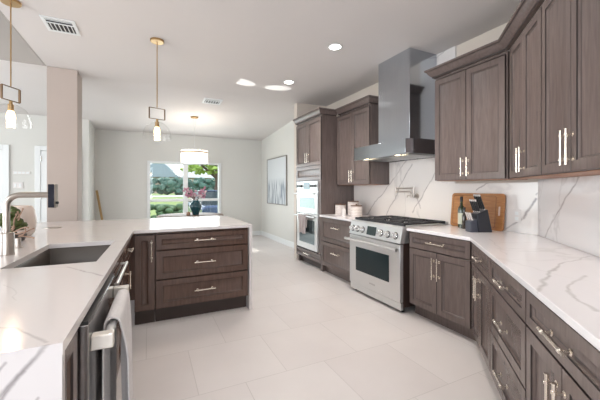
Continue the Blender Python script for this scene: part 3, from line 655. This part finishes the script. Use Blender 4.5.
# ------------------------------------------------------------------ things on the counters
cbw = wood('acacia_board_wood', (0.30, 0.11, 0.03), (0.52, 0.25, 0.09), 0.4, (3, 3, 22))
cb = thing('cutting_board', 'large brown wooden cutting board leaning on the backsplash', 'cutting board', (3.036, 1.835, ZT)); cb.rotation_euler = (0, math.radians(6), 0)
def rrect(w0, w1, h0, h1, r, n=6):
    out = []
    for (cx, cy, a0) in ((w1-r, h1-r, 0), (w0+r, h1-r, PI/2), (w0+r, h0+r, PI), (w1-r, h0+r, 1.5*PI)):
        for k in range(n+1): a = a0+k/n*PI/2; out.append((cx+r*math.cos(a), cy+r*math.sin(a)))
    return out
q = MB(); q.extrude([(0, y, z) for y, z in rrect(0, 0.575, 0.0, 0.36, 0.03)], (-0.022, 0, 0)); q.build('board', cbw, cb, bevel=0.003)
q = MB(); q.extrude([(-0.0225, y, z) for y, z in rrect(0.035, 0.051, 0.145, 0.235, 0.0078)], (-0.0015, 0, 0)); q.build('grip_slot', plain('pale_slot', (0.62, 0.50, 0.42), 0.6), cb)
q = MB()
ring = rrect(0.08, 0.55, 0.025, 0.335, 0.02)
q.tube([(-0.0222, y, z) for y, z in ring]+[(-0.0222, *ring[0])], 0.0022, 6); q.build('juice_groove', plain('groove_brown', (0.16, 0.06, 0.02), 0.5), cb)

bt = thing('oil_bottle', 'dark green oil bottle with pale label in front of the cutting board', 'bottle', (2.93, 2.205, ZT))
MB().lathe([(0.031, 0), (0.034, 0.004), (0.034, 0.19), (0.028, 0.215), (0.015, 0.235), (0.013, 0.28)], seg=24).build('glass', plain('dark_green_glass', (0.02, 0.035, 0.012), 0.08, coat=0.5), bt)
MB().lathe([(0.0345, 0.04), (0.0347, 0.041), (0.0347, 0.155), (0.0345, 0.156)], seg=24, closed=False).build('label_band', plain('pale_label', (0.60, 0.62, 0.50), 0.6), bt)
MB().lathe([(0.0145, 0.275), (0.0145, 0.325), (0.012, 0.328)], seg=18).build('cap', BLACKM, bt)
bt2 = thing('oil_bottle', 'shorter dark bottle between the green bottle and knife block', 'bottle', (2.90, 2.15, ZT))
MB().lathe([(0.020, 0), (0.021, 0.003), (0.021, 0.13), (0.012, 0.16), (0.011, 0.19)], seg=20).build('glass', plain('brown_glass', (0.03, 0.02, 0.012), 0.08, coat=0.5), bt2)
MB().lathe([(0.013, 0.188), (0.013, 0.215), (0.010, 0.218)], seg=16).build('cap', BLACKM, bt2)

kbk = thing('knife_block', 'black slanted knife block full of steel-handled knives', 'knife block', (2.84, 1.93, ZT), math.radians(-112))
KBM = plain('black_block', (0.018, 0.020, 0.028), 0.35)
MB().extrude([(-0.055, -0.055, 0), (-0.055, 0.075, 0), (-0.055, 0.03, 0.215), (-0.055, -0.075, 0.17), ], (0.11, 0, 0)).build('block', KBM, kbk, bevel=0.005)
MB().extrude([(-0.045, -0.13, 0), (-0.045, -0.057, 0), (-0.045, -0.068, 0.125), (-0.045, -0.13, 0.10)], (0.09, 0, 0)).build('front_step', plain('slate_block', (0.05, 0.055, 0.075), 0.35), kbk, bevel=0.005)
tilt = Vector((0, -0.36, 1)).normalized()
ks = plain('knife_steel', (0.72, 0.70, 0.68), 0.25, 0.9)
for r_ in range(2):
    for c_ in range(4):
        x = -0.040+c_*0.026; y = 0.01-r_*0.05; z = 0.20-r_*0.02
        p = Vector((x, y, z)); L_ = 0.165-r_*0.03
        kn = MB().tube([p-tilt*0.05, p, p+tilt*L_*0.5, p+tilt*L_], [0.006, 0.007, 0.009, 0.008], 8).build('knife', ks, kbk)
        MB().tube([p+tilt*0.02, p+tilt*(L_-0.02)], 0.0095, 8).build('grip', BLACKM, kn)
# scissors / steel on the lower step
for c_ in range(3):
    p = Vector((-0.03+c_*0.03, -0.10, 0.10)); MB().tube([p, p+tilt*0.09], [0.009, 0.010], 8).build('knife', ks, kbk)

CAN = plain('blush_ceramic', (0.62, 0.53, 0.49), 0.5, var=0.03)
m, nt, b = newmat('ribbed_blush_ceramic'); tcx = N(nt, 'ShaderNodeTexCoord'); wv = N(nt, 'ShaderNodeTexWave'); wv.inputs['Scale'].default_value = 14; wv.bands_direction = 'Z'; wv.inputs['Distortion'].default_value = 2; wv.inputs['Detail Scale'].default_value = 3
rp = N(nt, 'ShaderNodeValToRGB'); rp.color_ramp.elements[0].position = 0.1; rp.color_ramp.elements[1].position = 0.35
rp.color_ramp.elements[0].color = (0.48, 0.42, 0.39, 1); rp.color_ramp.elements[1].color = (0.72, 0.67, 0.64, 1)
nt.links.new(tcx.outputs['Object'], wv.inputs['Vector']); nt.links.new(wv.outputs['Fac'], rp.inputs[0]); nt.links.new(rp.outputs[0], b.inputs['Base Color']); b.inputs['Roughness'].default_value = 0.5
CANR = m
LIDM = wood('dark_lid_wood', (0.10, 0.05, 0.035), (0.20, 0.11, 0.07), 0.4)
def canister(loc, r, h, label):
    o = thing('canister', label, 'canister', loc)
    MB().lathe([(r*0.94, 0), (r, 0.006), (r, h-0.008), (r*0.96, h), (r*0.9, h)], seg=28).build('jar', CANR, o)
    MB().lathe([(r*0.97, h), (r*0.99, h+0.003), (r*0.99, h+0.012), (r*0.95, h+0.015), (r*0.16, h+0.017), (r*0.13, h+0.022), (r*0.17, h+0.03), (r*0.08, h+0.034)], seg=28).build('lid', LIDM, o)
canister((2.74, 4.20, ZT), 0.085, 0.150, 'left short blush ceramic canister beside the tall oven cabinet')
canister((2.85, 4.01, ZT), 0.085, 0.205, 'tallest blush ceramic canister in the middle of the three')
canister((2.75, 3.79, ZT), 0.085, 0.150, 'right short blush ceramic canister nearest the range')
tag(MB().lathe([(0.03, 0), (0.033, 0.003), (0.033, 0.09), (0.02, 0.105), (0.02, 0.12)], (2.66, 3.985, ZT), 18).build('shaker', PORC), 'small white shaker in front of the canisters', 'shaker')

# wall outlet on the backsplash
ol = thing('wall_outlet', 'white outlet plate on the backsplash right of the cutting board', 'outlet', (XW-0.0182, 1.745, 1.06))
MB().box(-0.005, 0, -0.036, 0.036, -0.058, 0.058).build('plate', PORC, ol, bevel=0.002)
for z in (-0.024, 0.024): MB().box(-0.007, -0.005, -0.015, 0.015, z-0.016, z+0.016).build('socket', TRIM, ol)

# planter on the island behind the faucet
pot = tag(MB().lathe([(0.075, 0), (0.10, 0.03), (0.112, 0.12), (0.10, 0.21), (0.08, 0.245), (0.07, 0.25), (0.068, 0.24)], (-0.955, 3.30, ZI), 28).build('ceramic_jar', plain('blush_glaze', (0.66, 0.57, 0.52), 0.3)), 'rounded blush white ceramic jar behind the green plant', 'jar')
pl = thing('potted_plant', 'green succulent arrangement with pale driftwood twigs beside the faucet', 'plant', (-0.90, 2.95, ZI))
MB().lathe([(0.06, 0), (0.075, 0.01), (0.09, 0.05), (0.085, 0.055), (0.07, 0.05)], seg=24).build('bowl', plain('dark_bowl', (0.05, 0.04, 0.035), 0.4), pl)
q = MB(); rnd = random.Random(3)
for _ in range(26):
    a = rnd.uniform(0, 2*PI); rr_ = rnd.uniform(0, 0.06); z = rnd.uniform(0.06, 0.235)
    q.ball((rr_*math.cos(a), rr_*math.sin(a), z), rnd.uniform(0.022, 0.04), 2, (1, 1, 0.9))
leaf = q.build('foliage', plain('dark_green_leaf', (0.055, 0.075, 0.012), 0.6, var=0.7, scale=40, bump=0.8), pl)
for v in leaf.data.vertices: v.co += v.co.normalized()*0.010*noise.noise(v.co*60)
TWG = wood('driftwood', (0.22, 0.12, 0.08), (0.48, 0.33, 0.24), 0.7)
for k in range(9):
    p = Vector((0.02, -0.05, 0.03+0.014*k)); pts = [p]; dd_ = Vector((rnd.uniform(0.3, 1.0), rnd.uniform(-0.5, 0.2), rnd.uniform(0.1, 1.2))).normalized()
    for s in range(6):
        p = p+dd_*0.024; dd_ = (dd_+Vector((rnd.uniform(-.5, .5), rnd.uniform(-.5, .5), rnd.uniform(-.4, .5)))).normalized(); pts.append(p)
    MB().tube(pts, [0.006, 0.006, 0.005, 0.005, 0.004, 0.004, 0.006], 7).build('twig', TWG, pl)

# ------------------------------------------------------------------ pendants
BRONZE = plain('bronze', (0.20, 0.13, 0.08), 0.35, 0.9)
def pendant(loc, label, rz):
    zb = 1.915  # bulb centre
    o = thing('pendant_lamp', label, 'pendant lamp', (loc[0], loc[1], 0), rz, 'glass pendants over the island')
    MB().lathe([(0.065, ZC-0.022), (0.07, ZC-0.018), (0.07, ZC-0.001)], seg=24).build('canopy', BRASS, o)
    MB().tube([(0, 0, 2.185), (0, 0, ZC-0.02)], 0.0052, 10).build('rod', BRASS, o)
    h = 0.080
    for z in (2.058, 2.174): MB().box(-h, h, -0.005, 0.005, z, z+0.007).build('frame_bar', BRONZE, o)
    for s in (-1, 1): MB().box(s*h-0.005, s*h+0.005, -0.009, 0.009, 2.062, 2.177).build('frame_block', BRONZE, o, bevel=0.002)
    MB().tube([(0, 0, 2.06), (0, 0, 2.03), (0, 0, 2.03), (0, 0, 1.975)], [0.012, 0.012, 0.021, 0.021], 16).build('socket', BRASS, o)
    MB().lathe([(0.018, 0.06), (0.028, 0.03), (0.032, 0), (0.024, -0.025), (0.005, -0.034)], (0, 0, zb), 18).build('bulb', emit('warm_bulb', (1, 0.62, 0.30), 6), o)
    sh = MB().lathe([(0.026, 0.115), (0.06, 0.105), (0.10, 0.075), (0.128, 0.03), (0.140, -0.03), (0.142, -0.065), (0.138, -0.067)], (0, 0, zb), 36, closed=False).build('shade', PGLASS, o)
    light('pendant_glow', 'POINT', (loc[0], loc[1], zb-0.05), (0, 0, -1), 4, (1, 0.78, 0.52), shadow_soft_size=0.03)
    return o
pendant((0.078, 3.70), 'clear glass pendant with brass rod above the right half of the island', math.radians(18))
pendant((-1.06, 3.47), 'clear glass pendant with brass rod at the far left above the island', math.radians(62))

# ------------------------------------------------------------------ ceiling fittings
for i, (x, y) in enumerate([(1.886, 3.0), (1.886, 4.29), (1.886, 1.7), (0.3, 1.2)]):
    if i > 1:
        light('recessed_spot', 'SPOT', (x, y, ZC-0.01), (0, 0, -1), 55, (1, 0.93, 0.86), spot_size=2.3, spot_blend=0.7, shadow_soft_size=0.07); continue  # unseen extra spots without fittings, added for more light
    o = thing('recessed_light', ['round recessed ceiling light nearer the camera', 'round recessed ceiling light farther back near the sunlit patches'][i], 'ceiling light', (x, y, ZC))
    MB().lathe([(0.062, -0.001), (0.085, -0.001), (0.085, -0.005), (0.078, -0.008), (0.064, -0.006), (0.062, -0.001)], seg=32, closed=False).build('trim_ring', TRIM, o)
    MB().lathe([(0.063, -0.002), (0.061, -0.004)], seg=32).build('lens', emit('downlight_lens', (1, 0.96, 0.90), 14) if i == 0 else bpy.data.materials['downlight_lens'], o)
    light('recessed_spot', 'SPOT', (x, y, ZC-0.02), (0, 0, -1), 55, (1, 0.93, 0.86), spot_size=2.3, spot_blend=0.7, shadow_soft_size=0.07)
def vent(loc, wx, wy, label, slope=0):
    o = thing('ceiling_vent', label, 'air vent', loc); o.rotation_euler = (slope, 0, 0)
    q = MB(); t = 0.03
    q.box(-wx, wx, -wy, -wy+t, -0.008, -0.001); q.box(-wx, wx, wy-t, wy, -0.008, -0.001); q.box(-wx, -wx+t, -wy+t, wy-t, -0.008, -0.001); q.box(wx-t, wx, -wy+t, wy-t, -0.008, -0.001)
    q.box(-wx+t, wx-t, -0.05, -0.035, -0.008, -0.001)
    q.build('frame', TRIM, o)
    MB().box(-wx+t, wx-t, -wy+t, wy-t, -0.002, -0.0012).build('duct', BLACKM, o)
    for k in range(6): x = -wx+t+0.02+k*(2*wx-2*t-0.04)/5; MB().box(x-0.004, x+0.004, -0.03, wy-t, -0.007, -0.003).build('slat', TRIM, o)
    for k in range(2): y = -wy+t+0.014+k*0.018; MB().box(-wx+t, wx-t, y-0.002, y+0.002, -0.007, -0.003).build('slat', TRIM, o)
vent((-0.775, 3.78, ZC), 0.135, 0.155, 'white ceiling air vent near the left edge of the kitchen ceiling')
vent((1.02, 5.72, ZC-0.030), 0.16, 0.14, 'small white ceiling air vent over the dining side', math.radians(-4.0))
# spots added outside the window, imitating patches of reflected sun on the ceiling
for (tx, ty, sx_, sy_, rot) in ((1.27, 4.60, 0.42, 0.10, -0.09), (1.84, 4.62, 0.42, 0.08, 0.09)):
    dr_ = Vector((0.20, -3.85, 1.75)).normalized(); tgt = Vector((tx, ty, ZC))
    src = tgt - dr_*(tgt.y-9.2)/dr_.y
    o = light('sun_glint', 'SPOT', src, dr_, 1500, (1, 0.98, 0.95), spot_size=2*math.atan(0.5*sx_/(tgt-src).length), spot_blend=0.05, use_square=True, shadow_soft_size=0.004)
    o.scale = (1, 0.26, 1); o.rotation_euler.rotate_axis('Z', rot)

# ------------------------------------------------------------------ dining area
dc = thing('drum_chandelier', 'round crystal drum chandelier with gold band over the dining table', 'chandelier', (0.85, 6.8, 0))
MB().lathe([(0.07, 2.775), (0.075, 2.78), (0.075, 2.80)], seg=24).build('canopy', BRASS, dc)
MB().tube([(0, 0, 2.07), (0, 0, 2.78)], 0.004, 8).build('stem', STEELW, dc)
for z in (2.06,): MB().lathe([(0.268, z-0.01), (0.274, z-0.01), (0.274, z+0.012), (0.268, z+0.012)], seg=48, closed=False).build('band', BRASS, dc)
q = MB()
for k in range(44):
    a = 2*PI*k/44; q.box(0.250*math.cos(a)-0.014, 0.250*math.cos(a)+0.014, 0.250*math.sin(a)-0.014, 0.250*math.sin(a)+0.014, 1.855, 2.095+0.012*(k % 2))
q.build('crystals', emit('lit_crystal', (1, 0.94, 0.88), 0.8), dc)
MB().lathe([(0.20, 1.855), (0.24, 1.86), (0.24, 1.875), (0.1, 1.88)], seg=32).build('diffuser', emit('lit_diffuser', (1, 0.95, 0.9), 1.6), dc)
for a in (0, PI/2): MB().tube([(0.262*math.cos(a), 0.262*math.sin(a), 2.07), (-0.262*math.cos(a), -0.262*math.sin(a), 2.07)], 0.004, 6).build('spoke', BRASS, dc)
light('chandelier_glow', 'POINT', (0.85, 6.8, 1.90), (0, 0, -1), 12, (1, 0.93, 0.85), shadow_soft_size=0.2)

dt = thing('dining_table', 'round dining table with brown top under the chandelier', 'table', (0.78, 6.75, 0))
MB().lathe([(0.60, 0.735), (0.64, 0.742), (0.65, 0.76), (0.64, 0.775)], seg=56).build('rim', wood('brown_table_edge', (0.20, 0.12, 0.08), (0.34, 0.22, 0.16), 0.35), dt)
MB().lathe([(0.63, 0.7755), (0.635, 0.778), (0.63, 0.781)], seg=56).build('top', wood('table_top_wood', (0.16, 0.11, 0.085), (0.26, 0.19, 0.15), 0.55, (2, 12, 2), 0.15), dt)
MB().lathe([(0.30, 0), (0.30, 0.03), (0.10, 0.06), (0.07, 0.2), (0.08, 0.55), (0.16, 0.70), (0.28, 0.735)], seg=32).build('pedestal', wood('table_pedestal', (0.16, 0.09, 0.06), (0.26, 0.16, 0.11), 0.4), dt)
TT = 0.781
vs = thing('flower_vase', 'round teal vase of pink blossoms on the dining table', 'vase', (0.86, 6.7, TT))
MB().lathe([(0.055, 0), (0.06, 0.01), (0.075, 0.06), (0.115, 0.14), (0.12, 0.19), (0.09, 0.25), (0.065, 0.28), (0.07, 0.30), (0.062, 0.30)], seg=32).build('vase', plain('teal_glaze', (0.01, 0.07, 0.09), 0.12, coat=0.6), vs)
FL = plain('pink_blossom', (0.60, 0.26, 0.36), 0.7, var=0.5, scale=30); FW = plain('pale_blossom', (0.78, 0.62, 0.64), 0.7, var=0.2)
ST = plain('brown_stem', (0.12, 0.07, 0.06), 0.7)
rnd = random.Random(11)
for k in range(18):
    a = rnd.uniform(0, 2*PI); sp = rnd.uniform(0.03, 0.25); top = Vector((sp*math.cos(a), sp*math.sin(a)*0.6, rnd.uniform(0.36, 0.56)))
    mid = Vector((top.x*0.35, top.y*0.35, 0.36)); MB().tube([(0, 0, 0.24), mid, top], 0.003, 6).build('stem', ST, vs)
    q = MB()
    for j in range(7):
        c_ = mid.lerp(top, rnd.uniform(0.35, 1.05)) + Vector((rnd.uniform(-.03, .03), rnd.uniform(-.03, .03), rnd.uniform(-.03, .03)))
        for pp in range(5):
            b_ = 2*PI*pp/5; q.ball(c_+Vector((0.012*math.cos(b_), 0.006, 0.012*math.sin(b_))), 0.010, 1, (1, 0.6, 1))
    q.build('blossom', FL if k % 3 else FW, vs)
cdl = thing('candle_jar', 'small amber candle jar left of the teal vase', 'candle', (0.71, 6.62, TT))
MB().lathe([(0.035, 0), (0.038, 0.004), (0.038, 0.07), (0.034, 0.07), (0.034, 0.05)], seg=20).build('jar', plain('amber_glass', (0.45, 0.28, 0.20), 0.15), cdl)
MB().lathe([(0.033, 0.05), (0.033, 0.055)], seg=16).build('wax', PORC, cdl)

# picture on the right dining wall
m, nt, b = newmat('reed_print'); L = nt.links.new; tcx = N(nt, 'ShaderNodeTexCoord'); sp = N(nt, 'ShaderNodeSeparateXYZ'); L(tcx.outputs['Object'], sp.inputs[0])
mp = N(nt, 'ShaderNodeMapping'); mp.inputs['Scale'].default_value = (1, 14, 2.2); L(tcx.outputs['Object'], mp.inputs[0])
nz = N(nt, 'ShaderNodeTexNoise'); nz.inputs['Scale'].default_value = 1.0; nz.inputs['Detail'].default_value = 6; L(mp.outputs[0], nz.inputs['Vector'])
ht = N(nt, 'ShaderNodeMapRange'); ht.inputs['From Min'].default_value = 0.08; ht.inputs['From Max'].default_value = -0.12; L(sp.outputs['Z'], ht.inputs['Value'])
th = N(nt, 'ShaderNodeMapRange'); th.inputs['From Min'].default_value = 0.42; th.inputs['From Max'].default_value = 0.62; L(nz.outputs['Fac'], th.inputs['Value'])
mu = N(nt, 'ShaderNodeMath', operation='MULTIPLY'); L(ht.outputs[0], mu.inputs[0]); L(th.outputs[0], mu.inputs[1])
mxx = N(nt, 'ShaderNodeMix', data_type='RGBA'); mxx.inputs[6].default_value = (0.62, 0.65, 0.67, 1); mxx.inputs[7].default_value = (0.16, 0.20, 0.25, 1); L(mu.outputs[0], mxx.inputs[0]); L(mxx.outputs[2], b.inputs['Base Color']); b.inputs['Roughness'].default_value = 0.4
pc = thing('framed_picture', 'large thin-framed print of blue-grey reeds on the right dining wall', 'picture', (2.879, 7.30, 1.51))
hw, hh = 0.655, 0.585
MB().box(-0.03, 0, -hw, -hw+0.02, -hh, hh).box(-0.03, 0, hw-0.02, hw, -hh, hh).box(-0.03, 0, -hw+0.02, hw-0.02, -hh, -hh+0.02).box(-0.03, 0, -hw+0.02, hw-0.02, hh-0.02, hh).build('frame', plain('pewter_frame', (0.30, 0.28, 0.26), 0.35, 0.8), pc)
MB().box(-0.018, -0.001, -hw+0.02, hw-0.02, -hh+0.02, hh-0.02).build('print', m, pc, smooth=False)

# plank leaning in the corner
pk = MB().box(-0.022, 0.022, -0.012, 0.012, 0, 1.30).build('wooden_plank', wood('golden_plank', (0.30, 0.18, 0.06), (0.46, 0.30, 0.12), 0.5), bevel=0.003)
pk.location = (-0.86, 8.30, 0.003); pk.rotation_euler = (math.radians(-6), math.radians(-9.5), 0)
tag(pk, 'slim golden wooden plank leaning against the dining wall left of the window', 'plank')

# ------------------------------------------------------------------ outside the window
GZ = -0.2
GR = plain('lawn_grass', (0.20, 0.26, 0.08), 0.9, var=0.3, scale=8, bump=0.5)
struct(MB().extrude([(-25, 8.9, GZ), (-25, 14, GZ), (-25, 23, 0.75), (-25, 75, 0.75), (-25, 75, -0.5), (-25, 8.9, -0.5)], (60, 0, 0)).build('ground_lawn', GR, smooth=False))
struct(MB().box(-25, 35, 23.5, 27.5, 0.76, 0.78).build('ground_street', plain('pale_asphalt', (0.50, 0.50, 0.49), 0.9, var=0.1), smooth=False))
def bush(name, label, cat, loc, sx_, sy_, sz_, n, r0, r1, mat, seed, group=None):
    rnd = random.Random(seed); q = MB()
    for _ in range(n):
        u = rnd.uniform(-1, 1); v = rnd.uniform(-1, 1); wz = rnd.uniform(0, 1)
        q.ball((u*sx_, v*sy_, wz*sz_), rnd.uniform(r0, r1), 2, (1, 1, 0.8))
    for v in q.bm.verts: v.co += Vector((noise.noise(v.co*4), noise.noise(v.co*4+Vector((5, 0, 0))), noise.noise(v.co*4+Vector((0, 7, 0)))))*r0*0.7
    o = thing(name, label, cat, loc, 0, group); q.build('foliage', mat, o); return o
HG = plain('hedge_leaves', (0.06, 0.13, 0.10), 0.8, var=0.6, scale=12, bump=1.0)
TG = plain('spring_leaves', (0.28, 0.38, 0.08), 0.8, var=0.5, scale=6, bump=1.0)
bush('clipped_hedge', 'long dark green hedge in front of the house across the street', 'hedge', (1.5, 31.5, 0.95), 10.0, 0.8, 1.2, 420, 0.25, 0.45, HG, 1)
bush('garden_shrub', 'low green shrub close outside the lower left window pane', 'shrub', (0.42, 11.2, GZ+0.15), 0.60, 0.35, 0.80, 110, 0.07, 0.15, plain('shrub_leaves', (0.10, 0.17, 0.09), 0.8, var=0.7, scale=25, bump=1.0), 2)
# house across the street
hs = thing('neighbour_house', 'single storey house with grey gable roof beyond the hedge', 'house', (0.2, 45, 0.75))
MB().box(-9, 14, 0, 8, 0, 2.2).build('walls', plain('tan_brick', (0.45, 0.36, 0.30), 0.9, var=0.15, scale=5), hs)
MB().extrude([(-9.6, -0.6, 2.1), (-9.6, 8.6, 2.1), (-9.6, 4, 5.0)], (24.2, 0, 0)).build('roof', plain('pale_shingles', (0.46, 0.46, 0.46), 0.9, var=0.1, scale=9), hs)
MB().extrude([(-1.8, -1.0, 2.1), (3.6, -1.0, 2.1), (0.9, -1.0, 4.4)], (0, 5, 0)).build('gable', plain('blue_grey_shingles', (0.26, 0.31, 0.36), 0.9, var=0.1), hs)
for x in (-5, 3.5, 7.0): 
    f = MB().box(x, x+1.6, -0.06, 0.02, 0.8, 1.9).build('window_frame', TRIM, hs); MB().box(x+0.1, x+1.5, -0.07, -0.061, 0.9, 1.8).build('glass', OVGL, f)
def tree(label, loc, h, cr, mat, seed):
    o = thing('garden_tree', label, 'tree', loc); rnd = random.Random(seed)
    MB().tube([(0, 0, 0), (0.1, 0, h*0.4), (0.0, 0.1, h*0.8)], [0.24, 0.17, 0.08], 10).build('trunk', ST, o)
    for k in range(6):
        a = 2*PI*k/6+0.3; MB().tube([(0.05, 0, h*0.45), (math.cos(a)*cr*0.4, math.sin(a)*cr*0.4, h*0.65), (math.cos(a)*cr*0.8, math.sin(a)*cr*0.8, h*0.85)], [0.09, 0.06, 0.025], 8).build('branch', ST, o)
    q = MB()
    for _ in range(420):
        a = rnd.uniform(0, 2*PI); r_ = cr*math.sqrt(rnd.uniform(0, 1)); z = h*rnd.uniform(0.55, 1.15)
        q.ball((r_*math.cos(a), r_*math.sin(a), z), rnd.uniform(0.10, 0.24), 1, (1, 1, 0.6))
    for v in q.bm.verts: v.co += Vector((noise.noise(v.co*6), noise.noise(v.co*6+Vector((3, 0, 0))), noise.noise(v.co*6+Vector((0, 9, 0)))))*0.12
    q.build('foliage', mat, o)
tree('bright yellow-green tree outside the right half of the window', (3.9, 20.5, 0.45), 3.4, 2.1, TG, 5)
tree('dark leafy tree showing above the roof across the street', (1.5, 62, 0.7), 8.5, 6.0, HG, 6)
# parked car
cr = thing('parked_car', 'dark blue car parked outside the right half of the window', 'car', (2.45, 13.6, GZ), math.radians(4))
CB = plain('navy_car_paint', (0.02, 0.05, 0.13), 0.2, 0.2, coat=0.8)
bprof = [(-0.9, 0.28), (-0.95, 0.55), (-0.9, 0.85), (-0.78, 0.92), (0.78, 0.92), (0.9, 0.85), (0.95, 0.55), (0.9, 0.28)]
MB().extrude([(x, -2.2, z) for x, z in bprof], (0, 4.4, 0)).build('body', CB, cr, bevel=0.08)
q = MB(); a = [q.bm.verts.new(p) for p in ((-0.78, -1.5, 0.9), (0.78, -1.5, 0.9), (0.78, 1.6, 0.9), (-0.78, 1.6, 0.9))]; b_ = [q.bm.verts.new(p) for p in ((-0.62, -0.9, 1.42), (0.62, -0.9, 1.42), (0.62, 0.8, 1.42), (-0.62, 0.8, 1.42))]
q.bm.faces.new(a[::-1]); q.bm.faces.new(b_)
for k in range(4): q.bm.faces.new((a[k], a[(k+1) % 4], b_[(k+1) % 4], b_[k]))
q.build('cabin', OVGL, cr, bevel=0.04)
MB().box(-0.62, 0.62, -0.9, 0.8, 1.41, 1.46).build('roof', CB, cr, bevel=0.02)
for x in (-0.86, 0.86):
    for y in (-1.35, 1.35): MB().tube([(x-0.1, y, 0.33), (x+0.1, y, 0.33)], 0.33, 24).build('wheel', BLACKM, cr, bevel=0.02)
MB().box(-0.26, 0.26, -2.215, -2.2, 0.50, 0.64).build('number_plate', PORC, cr)
